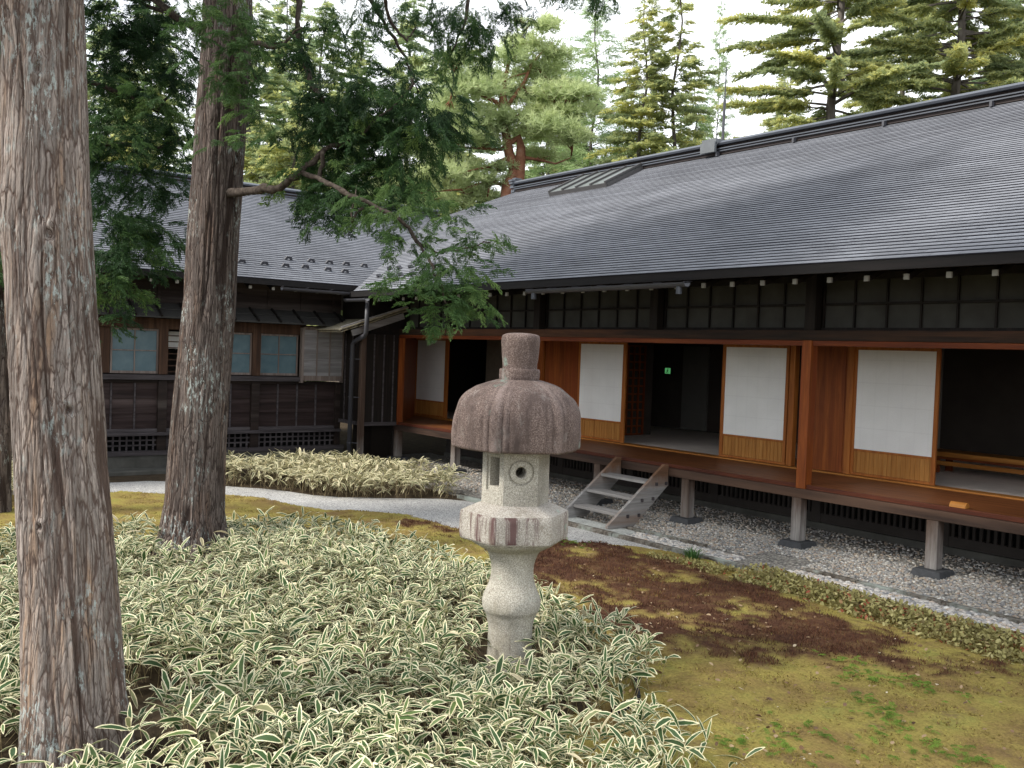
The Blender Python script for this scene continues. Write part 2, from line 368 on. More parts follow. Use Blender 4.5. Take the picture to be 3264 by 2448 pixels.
L_redmoss = leafmat("brown hair moss stalks", [(0.0,(.04,.018,.012)),(.5,(.10,.042,.024)),(.8,(.16,.075,.035)),(1.0,(.21,.17,.045))], .15, .9)
L_moss = leafmat("short green moss", [(0.0,(.165,.105,.048)),(.5,(.28,.22,.062)),(1.0,(.42,.38,.10))], .25, .9)
# variegated dwarf bamboo: u = distance from the margin, v = a value of each leaf
t = NT("variegated bamboo leaf", .5, .3); u, v = t.uvx()
edge = t.math('ADD', u, t.math('MULTIPLY', t.math('SUBTRACT', t.noise(38, 3, .6), .5), .28))
green = t.ramp(v, [(0.0,(.034,.074,.024)),(.5,(.062,.115,.038)),(.86,(.12,.175,.055)),(.95,(.42,.36,.22)),(1.0,(.55,.48,.33))])
cream = t.ramp(v, [(0.0,(.72,.67,.43)),(.5,(.87,.82,.57)),(1.0,(.72,.62,.40))])
c = t.mix(t.ramp(edge, [(.29,0.0),(.35,1.0)]), cream, green)
t.color(c).translucent(c, .25); M_sasa = t.m
t = NT("dry bamboo leaf", .55, .3); u, v = t.uvx()
edge = t.math('ADD', u, t.math('MULTIPLY', t.math('SUBTRACT', t.noise(38, 3, .6), .5), .3))
green = t.ramp(v, [(0.0,(.07,.09,.036)),(.5,(.13,.14,.055)),(.80,(.2,.19,.08)),(.9,(.42,.36,.21)),(1.0,(.52,.45,.29))])
c = t.mix(t.ramp(edge, [(.40,0.0),(.48,1.0)]), t.ramp(v, [(0.0,(.68,.62,.38)),(1.0,(.80,.73,.50))]), green)
t.color(c).translucent(c, .25); M_sasa2 = t.m
M_culm = flat("dry bamboo culm", (.34,.27,.15), .7, .3)

t = NT("dark garden soil", .95, .1); n = t.noise(6, 8, .7)
t.color(t.ramp(n, [(.3,(.035,.026,.018)),(.55,(.075,.055,.036)),(.75,(.11,.09,.05))])).bump(t.noise(40, 5, .7), .6, .03); M_soil = t.m
t = NT("fine grey gravel", .95, .1); v1 = t.vor(75)
c = t.ramp(t.n('ShaderNodeSeparateColor').outputs[0], [(0,0.2),(1,0.6)])
sepc = t.n('ShaderNodeSeparateColor'); t.l(v1.outputs['Color'], sepc.inputs[0])
c = t.ramp(sepc.outputs[0], [(0.0,(.20,.197,.193)),(.4,(.34,.335,.328)),(.8,(.46,.45,.438)),(1.0,(.62,.60,.57))])
c = t.mix(1.0, c, t.ramp(t.noise(1.3, 5, .6), [(.3,.86),(.7,1.06)]), 'MULTIPLY')
t.color(c).bump(v1.outputs['Distance'], -.8, .012); M_gravel = t.m
t = NT("mixed gravel bed", .95, .1); v1 = t.vor(34)
sepc = t.n('ShaderNodeSeparateColor'); t.l(v1.outputs['Color'], sepc.inputs[0])
c = t.ramp(sepc.outputs[0], [(0.0,(.20,.195,.185)),(.35,(.36,.34,.315)),(.7,(.48,.44,.385)),(1.0,(.62,.60,.55))])
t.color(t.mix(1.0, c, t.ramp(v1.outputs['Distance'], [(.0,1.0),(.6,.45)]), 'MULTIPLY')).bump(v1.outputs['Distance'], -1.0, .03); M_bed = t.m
def pebmat(name, stops):
    t = NT(name, .75, .3); u, v = t.uvx()
    c = t.ramp(u, stops); t.color(t.mix(1.0, c, t.ramp(t.noise(60, 3), [(.3,.8),(.7,1.1)]), 'MULTIPLY')); return t.m
M_peb = pebmat("mixed pebbles", [(0.0,(.19,.19,.195)),(.25,(.30,.295,.285)),(.5,(.41,.385,.35)),(.68,(.46,.385,.30)),(.82,(.32,.24,.19)),(.9,(.55,.53,.49)),(1.0,(.66,.64,.60))])
M_pebw = pebmat("white pebbles", [(0.0,(.20,.21,.23)),(.2,(.36,.35,.34)),(.5,(.52,.485,.45)),(.75,(.63,.60,.57)),(.9,(.46,.35,.26)),(1.0,(.72,.71,.69))])
t = NT("moss carpet", .95, .1)
r = t.attr("redmoss"); n1 = t.noise(1.7, 6, .65); n2 = t.noise(45, 4, .7)
c = t.ramp(n1, [(.28,(.175,.108,.052)),(.42,(.245,.175,.06)),(.56,(.295,.242,.066)),(.70,(.24,.235,.062))])
c = t.mix(t.ramp(t.noise(3.3, 5, .7), [(.54,0.0),(.70,.7)]), c, (.15,.095,.06))
c = t.mix(r, c, t.ramp(t.noise(5, 6, .75), [(.3,(.042,.02,.013)),(.52,(.09,.043,.025)),(.66,(.14,.085,.04)),(.8,(.19,.15,.05))]))
c = t.mix(1.0, c, t.ramp(n2, [(.3,.62),(.7,1.15)]), 'MULTIPLY')
t.color(c).bump(n2, .7, .02); M_moss = t.m

# ------------------------------------------------------------------ the ground
def poly_sheet(name, pts, z, mat, kind='structure'):
    import bmesh
    b = bmesh.new(); f = b.faces.new([b.verts.new((x, y, z)) for x, y in pts])
    if f.normal.z < 0: f.normal_flip()
    bmesh.ops.triangulate(b, faces=[f]); me = bpy.data.meshes.new(name); b.to_mesh(me); b.free()
    o = finish(name, me, mat, None, False); o["kind"] = kind; return o
poly_sheet("ground", [(-600,-600),(600,-600),(600,600),(-600,600)], -0.004, M_soil)
def inpoly(x, y, poly):
    x = np.asarray(x); y = np.asarray(y); r = np.zeros(x.shape, bool); n = len(poly)
    for i in range(n):
        x1, y1 = poly[i]; x2, y2 = poly[(i+1) % n]
        c = ((y1 > y) != (y2 > y)) & (x < (x2-x1)*(y-y1)/(y2-y1+1e-12)+x1); r ^= c
    return r
def smoothpoly(p, it=2):
    for _ in range(it):
        q = []
        for i in range(len(p)):
            a, b = p[i], p[(i+1) % len(p)]
            q += [(a[0]*.75+b[0]*.25, a[1]*.75+b[1]*.25), (a[0]*.25+b[0]*.75, a[1]*.25+b[1]*.75)]
        p = q
    return p
PATH = smoothpoly([(-16.6,-3),(-16.5,2),(-16.2,4.3),(-16.2,5.1),(-15.2,5.78),(-14.5,6.4),(-13.5,6.75),(-12.95,7.66),(-12.5,8.55),(-11.5,8.62),(-9,8.62),(-7.3,8.62),
    (-7.4,8.75),(-7.8,8.72),(-8.23,8.4),(-8.82,7.86),(-9.24,7.54),(-10.0,7.12),(-10.56,6.98),(-11.58,6.86),(-12.17,6.31),(-12.9,5.87),(-13.65,5.76),(-13.94,5.3),(-14.5,4.6),(-15.0,4.0),(-15.3,2),(-15.4,-3)], 1)
poly_sheet("gravel_path", PATH, 0.004, M_gravel)
# gravel bed below the eaves: level between the kerbs, then rising gently to the building
xs = np.linspace(-17.6, 3, 120); ys = np.array([8.72, 8.95, 9.2, 9.5, 9.8, 10.2, 10.8, 11.3]); zs = [0.0, .002, .012, .04, .07, .09, .10, .10]
V = [(x, y, z + .008*math.sin(x*7+y*5)) for y, z in zip(ys, zs) for x in xs]
F = [(j*120+i, j*120+i+1, (j+1)*120+i+1, (j+1)*120+i) for j in range(7) for i in range(119)]
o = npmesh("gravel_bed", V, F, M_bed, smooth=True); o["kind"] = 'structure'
rng = np.random.default_rng(5)
def kerb(name, y, h, w, x0, x1, gap=None):
    m = MB(); x = x0; rr = random.Random(int(y*100))
    while x < x1:
        L = rr.uniform(.6, 1.5); e = min(x+L, x1)
        if not (gap and x < gap[1] and e > gap[0]):
            dy = rr.uniform(-.012, .012); dz = rr.uniform(-.006, .006)
            m.box(x, e-.008, y-w/2+dy, y+w/2+dy, -.05, h+dz)
        x = e
    o = m.build(name, M_kerb, None, bevel=.006); o["kind"] = 'structure'
kerb("garden_kerb", 8.65, .050, .085, -12.6, 3)
kerb("eaves_kerb", 9.17, .045, .07, -9.3, 3, (-7.25, -6.75))

# moss carpet: a fine grid with soft mounds; brown hair moss grows where `redmoss` is high
REDP = [(-8.7,7.3,.55,.28),(-8.1,7.0,.7,.35),(-7.6,7.55,.6,.22),(-9.3,6.9,.5,.2),(-10.4,6.95,.55,.12),(-7.3,6.5,.8,.33),(-6.9,7.1,.7,.25),(-6.3,6.4,.75,.30),(-5.75,6.7,.8,.35),
        (-5.5,6.1,.7,.28),(-5.0,6.35,.6,.28),(-5.35,5.72,.45,.16),(-4.85,5.9,.5,.18),(-4.4,6.2,.5,.16),(-6.2,7.6,.5,.15),(-5.5,7.2,.55,.22),(-4.7,6.75,.5,.2),(-3.5,7.0,.5,.12),(-7.0,5.95,.5,.15)]
REDZ = [(-9.45,7.35),(-9.0,7.75),(-8.2,8.2),(-7.2,8.1),(-6.5,7.95),(-5.7,7.75),(-4.9,7.5),(-4.0,7.35),(-3.6,7.0),(-3.9,6.6),(-4.45,6.15),(-4.75,5.75),(-4.95,5.5),(-5.6,5.45),(-6.2,5.6),(-7.2,5.8),(-8.1,6.3)]
REDB = [(-11.4,6.75),(-10.4,7.0),(-9.6,7.0),(-9.2,6.7),(-9.9,6.5),(-11,6.5)]
REDC = [(-3.9,7.75),(-2.3,7.4),(-2.3,7.1),(-3.6,7.3),(-4.6,7.75)]
def redmoss(x, y):
    e = 0
    for i in range(12):
        a = i*2.4; q = .30*math.sqrt((i+.5)/12); X = x+q*math.cos(a); Y = y+q*math.sin(a)*.8
        e = e + (inpoly(X,Y,REDZ)|inpoly(X,Y,REDB)|inpoly(X,Y,REDC))/12.0
    u = x*math.cos(.3)-y*math.sin(.3); v = x*math.sin(.3)+y*math.cos(.3)
    n = fbm(u*1.5, v*3.0, 7, 5); n2 = fbm(x*7, y*7, 3, 3)
    return np.clip((e*1.1 + (n-.5)*2.8 + (n2-.5)*1.7 - .24)*1.35, 0, 1)*np.clip(e*3,0,1)
MOSS = smoothpoly([(-12.3,6.15),(-11.55,6.9),(-10.9,7.0),(-10.3,6.9),(-9.9,7.0),(-9.24,7.5),(-8.82,7.86),(-8.23,8.35),(-7.8,8.55),(-6.5,8.55),(-3,8.55),(2,8.55),(3,2),(-1,0),(-4,3),(-5,5),(-7,5.5),(-9,5.6),(-10.8,5.2),(-12,5.6)], 1)
MOSSB = smoothpoly([(-12.0,6.25),(-12.9,5.85),(-13.65,5.72),(-14.0,5.25),(-14.5,4.6),(-15.0,4.0),(-15.25,2),(-15.3,-2),(-12,-2),(-10.5,2),(-10.4,5)], 1)
def mound(x, y): return .012 + .05*fbm(x*.9, y*.9, 21, 3)*np.clip((8.6-y)/1.2, 0, 1)
def moss_sheet(name, poly, step, label):
    xa = np.arange(min(p[0] for p in poly), max(p[0] for p in poly), step); ya = np.arange(min(p[1] for p in poly), max(p[1] for p in poly), step)
    X, Y = np.meshgrid(xa, ya); wob = (fbm(X*3, Y*3, 2, 4)-.5)*.22
    ins = inpoly(X+wob, Y+wob, poly); R = redmoss(X, Y)
    Z = mound(X, Y) + .045*fbm(X*7, Y*7, 5, 4) + .02*R
    idx = np.arange(X.size).reshape(X.shape)
    k = ins[:-1,:-1]&ins[1:,:-1]&ins[:-1,1:]&ins[1:,1:]
    F = np.stack([idx[:-1,:-1][k], idx[:-1,1:][k], idx[1:,1:][k], idx[1:,:-1][k]], 1)
    us, inv = np.unique(F.ravel(), return_inverse=True)
    V = np.stack([X.ravel(), Y.ravel(), Z.ravel()], 1)[us]
    o = npmesh(name, V, inv.reshape(-1,4), M_moss, smooth=True, attr={"redmoss": R.ravel()[us]})
    tag(o, label, "moss", None, 'stuff'); return o
moss_sheet("moss_carpet", MOSS, .035, "golden green moss carpet in front of the veranda")
moss_sheet("moss_carpet", MOSSB, .06, "flat yellow moss lawn beside the gravel path behind the trunks")

# pebbles: every one a little rounded stone, as two masses
ICO = None
def ico():
    import bmesh
    b = bmesh.new(); bmesh.ops.create_icosphere(b, subdivisions=1, radius=1)
    V = np.array([v.co[:] for v in b.verts]); F = np.array([[v.index for v in f.verts] for f in b.faces]); b.free(); return V, F
IV, IF = ico()
def rotm(rng, n, tilt=1.0):
    a = rng.uniform(0, 2*np.pi, n); b = rng.normal(0, .35*tilt, n); c = rng.normal(0, .35*tilt, n)
    ca, sa, cb, sb, cc, sc = np.cos(a), np.sin(a), np.cos(b), np.sin(b), np.cos(c), np.sin(c)
    z = np.zeros(n); o = np.ones(n)
    A = np.stack([np.stack([ca,-sa,z],1), np.stack([sa,ca,z],1), np.stack([z,z,o],1)],1)
    B = np.stack([np.stack([cb,z,sb],1), np.stack([z,o,z],1), np.stack([-sb,z,cb],1)],1)
    Cm = np.stack([np.stack([o,z,z],1), np.stack([z,cc,-sc],1), np.stack([z,sc,cc],1)],1)
    return A @ B @ Cm
def replicate(TV, TF, R, sc, pos):
    n = len(pos); sc = np.asarray(sc)
    if sc.ndim == 1: sc = np.repeat(sc[:,None], 3, 1)
    V = np.einsum('nij,nkj->nki', R, TV[None]*sc[:,None,:]) + pos[:,None]
    F = TF[None] + (np.arange(n)*len(TV))[:,None,None]
    return V.reshape(-1,3), F.reshape(-1, TF.shape[1])
def pebbles(name, x, y, z, r0, r1, mat, label, seed):
    g = np.random.default_rng(seed); n = len(x); r = g.uniform(r0, r1, n)**1.0
    sc = np.stack([r*g.uniform(.8,1.4,n), r*g.uniform(.7,1.0,n), r*g.uniform(.45,.75,n)], 1)
    V, F = replicate(IV*(1+.1*np.random.default_rng(1).normal(size=(12 if len(IV)==12 else len(IV),1))), IF, rotm(g, n, .6), sc, np.stack([x,y,z+r*.25],1))
    uv = np.repeat(np.stack([g.uniform(0,1,n), g.uniform(0,1,n)],1), len(IV), 0)
    tag(npmesh(name, V, F, mat, uv=uv, smooth=True), label, "pebbles", None, 'stuff')
bedz = lambda y: np.interp(y, ys, zs)
n = 24000; x = rng.uniform(0, 1, n)**1.25*-11.0 - 2.6; y = rng.uniform(9.21, 11.2, n); y = np.where(rng.uniform(0,1,n) < .6, rng.uniform(9.21, 10.2, n), y)
k = ~((x > -7.3) & (x < -6.6) & (y < 9.55))
pebbles("gravel_stones", x[k], y[k], bedz(y[k]), .009, .022, M_peb, "mixed grey and brown pebbles under the veranda edge", 3)
n = 4200; x = rng.uniform(-9.05, -2.4, n); y = rng.uniform(8.71, 9.13, n); k = ~((x > -7.25) & (x < -6.55))
pebbles("white_pebbles", x[k], y[k], np.zeros(k.sum()), .016, .036, M_pebw, "large pale pebbles in the drain strip between two kerbs", 4)
n = 1500; x = rng.uniform(-16.5, -9.3, n); y = rng.uniform(9.2, 10.6, n)
pebbles("corner_stones", x, y, bedz(y), .012, .03, M_peb, "brown gravel in the shaded corner behind the bamboo", 8)

# ------------------------------------------------------------------ the long hall with its veranda (right)
SL = 0.5
hall = tag(P("wooden_hall", (-10, 11, 0)), "long dark timber hall with grey shingle roof, orange veranda and open white paper screens", "building")
def tile(name, mat, parent, rows, left, right, y0, z0, dt, axis):
    V = []; F = []; UV = []; MI = []; rr = random.Random(rows)
    for i in range(rows):
        t0, t1 = i*dt, (i+1)*dt; z_a, z_b = z0+SL*t0, z0+SL*t1; h = .0105 + rr.uniform(-.002,.002); MI += [1,0]
        a0, a1 = left(t0), left(t1); b0, b1 = right(t0), right(t1); k = len(V)
        for (s0, s1, tt, z) in ((a0,b0,t0+.004,z_a-.002),(a0,b0,t0,z_a+h),(a1,b1,t1+.008,z_b+.002)):
            for s in (s0, s1):
                V.append((s, y0+tt, z) if axis == 'x' else (y0-tt, s, z)); UV.append((s, i+.5))
        q = [(k,k+1,k+3,k+2),(k+2,k+3,k+5,k+4)]
        F += q if axis == 'x' else [f[::-1] for f in q]
    return npmesh(name, V, F, [mat, M_butt], parent, uv=UV, midx=MI)
NR = 66
r_hall = tile("roof", M_roof, hall, NR, lambda t: max(-16.80-t, -25.56+t)-.004, lambda t: 4.0, 8.89, 3.412, 6.05/NR, 'x')
m = MB(); m.add([(4,14.94,6.43),(4,21,3.4),(-25.5,21,3.4),(-19.51,14.94,6.43)], [(0,1,2,3)])
m.add([(-19.51,14.94,6.42),(-25.5,21,3.39),(-25.5,8.9,3.39)], [(0,1,2)]); m.build("rear_roof_slope", M_roof, hall)
# ridge: stepped boards below a rounded cap with a carved end piece
m = MB(); m.box(-19.55, 4, 14.82, 15.06, 6.40, 6.50); m.box(-19.5, 4, 14.86, 15.02, 6.50, 6.585)
rd = m.build("ridge_board", M_ridge2, r_hall)
m = MB(); m.prism([(14.78,6.585),(15.10,6.585),(15.12,6.62),(15.06,6.665),(14.99,6.69),(14.89,6.69),(14.82,6.665),(14.76,6.62)], 'x', -19.6, 4)
m.box(-19.58, 4, 14.78, 14.815, 6.455, 6.475); m.box(-19.58, 4, 14.77, 14.815, 6.50, 6.52)
m.build("ridge_cap", M_ridge, r_hall)
m = MB()
for z, w in ((6.40,.26),(6.50,.34),(6.55,.30),(6.60,.40),(6.66,.44),(6.72,.20)): m.box(-19.72, -19.58, 14.94-w/2, 14.94+w/2, z, z+.045)
m.box(-19.75, -19.55, 14.84, 15.04, 6.3, 6.48); m.build("ridge_end_ornament", M_ridge, r_hall)
for i in range(9):
    x = -12.9 + i*1.806; MB().box(x-.02, x+.02, 14.72, 14.80, 6.36, 6.44).build("ridge_clip", M_metal, r_hall)
m = MB(); m.box(-13.27, -12.90, 14.70, 15.14, 6.60, 6.71); m.box(-13.27, -12.90, 14.66, 14.72, 6.44, 6.64); m.build("ridge_cover_box", flat("grey ridge box", (.15,.16,.17), .6), r_hall)
m = MB(); m.tube([(-12.94,14.94,6.7),(-12.93,14.94,7.5)], .028, 8); m.tube([(-12.93,14.94,7.5),(-12.92,14.94,8.15)], .012, 6)
m.tube([(-12.94,14.72,6.45),(-13.0,14.8,6.7)], .01, 5); m.build("lightning_rod", M_metal, r_hall)
# skylight hatch lying on the slope
def on_roof(x, y, h): n = Vector((0,-SL,1)).normalized(); return Vector((x, y, 3.412+SL*(y-8.89))) + n*h
m = MB()
for i in range(4):
    x0 = -16.88+i*.462; x1 = x0+.44
    a = [on_roof(x0,13.83,.10), on_roof(x1,13.83,.10), on_roof(x1,14.86,.11), on_roof(x0,14.86,.11)]
    m.add(a + [v-Vector((0,0,.06)) for v in a], [(0,1,2,3),(4,5,6,7),(0,1,5,4),(1,2,6,5),(2,3,7,6),(3,0,4,7)])
hp = m.build("skylight_hatch", M_hatch, r_hall)
m = MB()
for i in range(5):
    x = -16.90+i*.462; m.beam(on_roof(x,13.80,.12), on_roof(x,14.88,.13), .045, .04, (0,-.45,.9))
m.beam(on_roof(-16.92,13.82,.05), on_roof(-15.03,13.82,.05), .05, .09, (0,-.45,.9))
m.beam(on_roof(-16.92,13.82,.03), on_roof(-16.92,14.86,.03), .04, .11, (0,-.45,.9)); m.beam(on_roof(-15.04,13.82,.03), on_roof(-15.04,14.86,.03), .04, .11, (0,-.45,.9))
m.build("hatch_frame", M_hatchf, r_hall)
def guard(p, dx, dy, nrm):       # a small trapezoid snow stop
    m = MB(); u = Vector((dx,dy,0)); up = Vector(nrm)
    a = [(-.085,0),(-.05,.07),(.05,.07),(.085,0),(.035,0),(.02,.025),(-.02,.025),(-.035,0)]
    dn = u.cross(up).normalized()*.02
    vs = [Vector(p)+u*s+up*h+dn*k for k in (-1,1) for s, h in a]
    m.add(vs, [(0,1,6,7),(1,2,5,6),(2,3,4,5),(15,14,9,8),(14,13,10,9),(13,12,11,10)]+[(i,(i+1)%8,8+(i+1)%8,8+i) for i in range(8)])
    return m
NR_ = Vector((0,-SL,1)).normalized(); NL_ = Vector((SL,0,1)).normalized()
for x, y in ((-17.2,9.92),(-16.8,9.91),(-16.35,9.90),(-15.93,9.90),(-16.93,9.53),(-16.5,9.52),(-16.06,9.51),(-15.62,9.5),(-15.16,9.5),(-15.5,9.9)):
    guard(on_roof(x,y,.01), 1, 0, NR_).build("snow_guard", M_metal, r_hall)
m = MB(); m.box(-16.99, 4, 8.90, 8.955, 3.305, 3.412); m.build("fascia", M_fascia, hall)
m = MB(); m.add([(-17.2,8.955,3.315),(4,8.955,3.315),(4,11.6,4.55),(-19.8,11.6,4.55)], [(0,1,2,3)]); m.build("eaves_boarding", M_ceil, hall)
m = MB(); m.mat(0).beam((0,9.135,3.255), (0,10.7,3.91), .052, .06); m.mat(1).box(-.027,.027,9.095,9.118,3.218,3.276)
mer = m.build("rafter", [W_dark, M_white], None, fix=False)
first = True
for i in range(-22, 12):
    x = -6.295 + i*.449
    o = mer if first else mer.copy()
    if not first: COL.objects.link(o)
    first = False; o.parent = hall; o.location = (x+10, -11, 0)
# timber frame
def bx(name, mat, parent, *a, bevel=.004): return MB().box(*a).build(name, mat, parent, bevel=bevel)
bx("upper_wall", W_dark, hall, -19.5, 3, 10.24, 10.30, 2.74, 3.95)
bx("eaves_beam", W_beam, hall, -16.95, 3, 9.985, 10.125, 2.613, 2.736)
bx("shutter_track", W_red, hall, -16.95, 3, 10.0, 10.14, 2.549, 2.6115)
TP = [-15.15, -12.49, -9.81, -7.17, -4.48, -1.80, .88]
for x in TP: bx("upper_post", W_darkz, hall, x-.075, x+.075, 10.0, 10.13, 2.737, 3.75)
edges = [-16.9] + TP
for a, b in zip(edges[:-1], edges[1:]):
    a, b = a+.075, b-.075; n = max(2, round((b-a)/.43)); m = MB()
    for i in range(n+1):
        x = a+.012+(b-a-.024)*i/n; m.box(x-.011, x+.011, 10.15, 10.175, 2.775, 3.34)
    m.box(a, b, 10.145, 10.18, 3.044, 3.072); m.box(a, b, 10.135, 10.185, 2.738, 2.775); m.box(a, b, 10.135, 10.185, 3.34, 3.42)
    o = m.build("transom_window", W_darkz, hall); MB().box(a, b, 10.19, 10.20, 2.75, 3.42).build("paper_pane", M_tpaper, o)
m = MB()
for i in range(8): m.box(-18.6, 3, 10.03+i*.176, 10.03+i*.176+.1735, .815, .852)
m.build("veranda_floor", W_floor, hall, bevel=.003)
bx("veranda_edge_board", W_edge, hall, -16.95, 3, 10.005, 10.0285, .80, .8515)
bx("veranda_joist", W_joist, hall, -16.95, 3, 9.95, 10.08, .688, .7995, bevel=.006)
for x in (-16.84, -14.76, -12.63, -10.83, -9.03, -7.21, -5.46, -3.64, -1.83, -.02):
    p = bx("veranda_post", W_grey, hall, x-.068, x+.068, 9.95+.005, 10.085, .155, .6875, bevel=.008)
    m = MB(); m.add([(x-.19,9.83,.03),(x+.19,9.83,.03),(x+.19,10.21,.03),(x-.19,10.21,.03),(x-.15,9.87,.155),(x+.15,9.87,.155),(x+.15,10.17,.155),(x-.15,10.17,.155)],
        [(0,3,2,1),(4,5,6,7),(0,1,5,4),(1,2,6,5),(2,3,7,6),(3,0,4,7)]); m.build("footing_stone", M_foot, p, bevel=.008)
for x in (-12.45, -7.17, -1.8):
    bx("veranda_pillar", W_redz, hall, x-.075, x+.06, 9.975, 10.11, .80, 2.6125, bevel=.006)
bx("corner_post", W_darkz, hall, -17.03, -16.93, 9.94, 10.06, .1, 3.3)
bx("corner_jamb", W_redz, hall, -16.925, -16.83, 9.97, 10.10, .80, 2.55)
m = MB(); m.beam((-16.88,10.12,1.7), (-18.5,11.38,1.7), .04, 1.7); m.build("folded_board_door", W_redz, hall)
# dark slatted wall under the floor
m = MB(); m.box(-17, 3, 11.28, 11.36, .19, .31); m.box(-17, 3, 11.28, 11.36, .66, .80)
for i in range(11): m.box(-16.84+1.8*i-.07, -16.84+1.8*i+.07, 11.27, 11.37, .10, .80)
for i in range(235): m.box(-17+i*.085, -17+i*.085+.035, 11.30, 11.33, .31, .66)
m.build("underfloor_slats", flat("dark brown slats", (.05,.042,.038), .9), hall)
bx("plinth", M_found, hall, -17, 3, 11.25, 11.45, .0, .185)
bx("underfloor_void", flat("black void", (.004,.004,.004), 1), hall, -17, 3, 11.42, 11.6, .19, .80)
bx("door_sill", W_sill, hall, -18.6, 3, 11.33, 11.53, .8525, .874)
bx("door_lintel", W_red, hall, -18.6, 3, 11.39, 11.53, 2.585, 2.70)
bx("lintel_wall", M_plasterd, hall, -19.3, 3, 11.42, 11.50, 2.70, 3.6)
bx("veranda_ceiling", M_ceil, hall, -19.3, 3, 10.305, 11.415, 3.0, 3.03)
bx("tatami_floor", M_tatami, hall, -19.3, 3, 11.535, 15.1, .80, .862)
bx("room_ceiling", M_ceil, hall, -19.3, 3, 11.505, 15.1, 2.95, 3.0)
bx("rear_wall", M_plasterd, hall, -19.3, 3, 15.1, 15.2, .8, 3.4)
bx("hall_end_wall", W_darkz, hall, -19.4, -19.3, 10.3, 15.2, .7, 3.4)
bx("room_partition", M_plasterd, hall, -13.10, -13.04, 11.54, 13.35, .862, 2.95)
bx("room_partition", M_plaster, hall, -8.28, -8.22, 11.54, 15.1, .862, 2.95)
bx("rear_panel", M_plaster, hall, -13.84, -13.16, 15.04, 15.095, .88, 2.6)
m = MB()
for i in range(4): m.box(-17.4+i*1.06, -17.4+i*1.06+1.03, 12.55+.03*(i%2), 12.575+.03*(i%2), .87, 2.7)
m.build("sliding_panel", flat("dim sliding panel paper", (.14,.115,.09), .95, .1), hall)
bx("panel_head", W_dark, hall, -19.3, -13.1, 12.5, 12.62, 2.7, 2.95)
m = MB()
for i in range(5): m.box(-13.03, -13.0, 12.50+i*.145, 12.50+i*.145+.03, .87, 2.55)
for i in range(12): m.box(-13.035, -12.995, 12.50, 13.11, .87+i*.151, .87+i*.151+.03)
m.build("lattice_door", W_redz, hall)
# white paper sliding screens
def screen(x0, x1, p0, p1):
    y = 11.425; m = MB()
    m.box(x0, p0, y, y+.035, .875, 2.584); m.box(p1, x1, y, y+.035, .875, 2.584)
    m.box(p0, p1, y+.001, y+.034, 2.538, 2.583); m.box(p0, p1, y+.001, y+.034, 1.193, 1.223); m.box(p0, p1, y+.001, y+.034, .876, .912)
    o = m.build("paper_screen", W_frame, hall, bevel=.003)
    MB().box(p0, p1, y+.010, y+.018, 1.2235, 2.5375).build("paper", M_paper, o)
    m = MB(); m.box(p0, p1, y+.016, y+.026, .9125, 1.1925); n = round((p1-p0)/.066)
    for i in range(n):
        x = p0+(p1-p0)*(i+.5)/n; m.box(x-.008, x+.008, y+.006, y+.0159, .9128, 1.1922)
    for z in (.985, 1.06, 1.13): m.box(p0, p1, y+.0155, y+.0161, z, z+.004)
    m.build("slatted_skirt", W_tan, o)
for a in ((-18.56,-17.24,-18.49,-17.36), (-13.02,-11.80,-12.97,-11.88), (-9.71,-8.50,-9.65,-8.55), (-7.46,-6.27,-7.41,-6.32), (-2.4,-1.2,-2.34,-1.28)): screen(*a)
def boards(x0, x1, seed):
    r = random.Random(seed); m = MB(); x = x0
    while x < x1-.02:
        w = min(r.uniform(.2,.3), x1-x); dy = r.uniform(0,.006); m.box(x, x+w-.003, 11.44+dy, 11.465+dy, .876, 2.584); x += w
    m.build("plank_wall", W_redz, hall, bevel=.002)
boards(-13.98, -13.03, 1); boards(-8.09, -7.53, 2); boards(-3.4, -2.41, 3)
for x in (-14.05, -8.42, -8.16, -7.495, -3.5): bx("door_post", W_frame, hall, x-.045, x+.045, 11.40, 11.50, .8745, 2.5845)
m = MB()
prof = [(math.cos(a)*.06, math.sin(a)*.06) for a in np.linspace(math.pi, 2*math.pi, 9)]; prof += [(u*.88, v*.88) for u, v in prof[::-1]]
def gutter(parent, axis, c, z, a0, a1, outs):
    m = MB(); m.prism([(c+u, z+v) for u, v in prof], axis, a0, a1)
    g = m.build("gutter", M_metal, parent)
    m = MB(); n = int(abs(a1-a0)/.45)
    for i in range(n+1):
        s = a0+(a1-a0)*i/n
        m.add([], []); p = (lambda u, w, zz: (w, u, zz) if axis == 'x' else (u, w, zz))
        m.beam(p(c-.06, s, z+.005), p(c+.09, s, z+.02), .012, .006)
    m.build("gutter_bracket", M_metal, g)
    for s in outs:
        p = (s, c, z-.05) if axis == 'x' else (c, s, z-.05)
        MB().tube([p, (p[0], p[1], p[2]-.09)], .038, 10).build("outlet", M_ridge, g)
gutter(hall, 'x', 8.84, 3.27, -11.25, -8.12, (-11.12, -8.25))
gutter(hall, 'x', 8.84, 3.26, -17.0, -16.15, ())

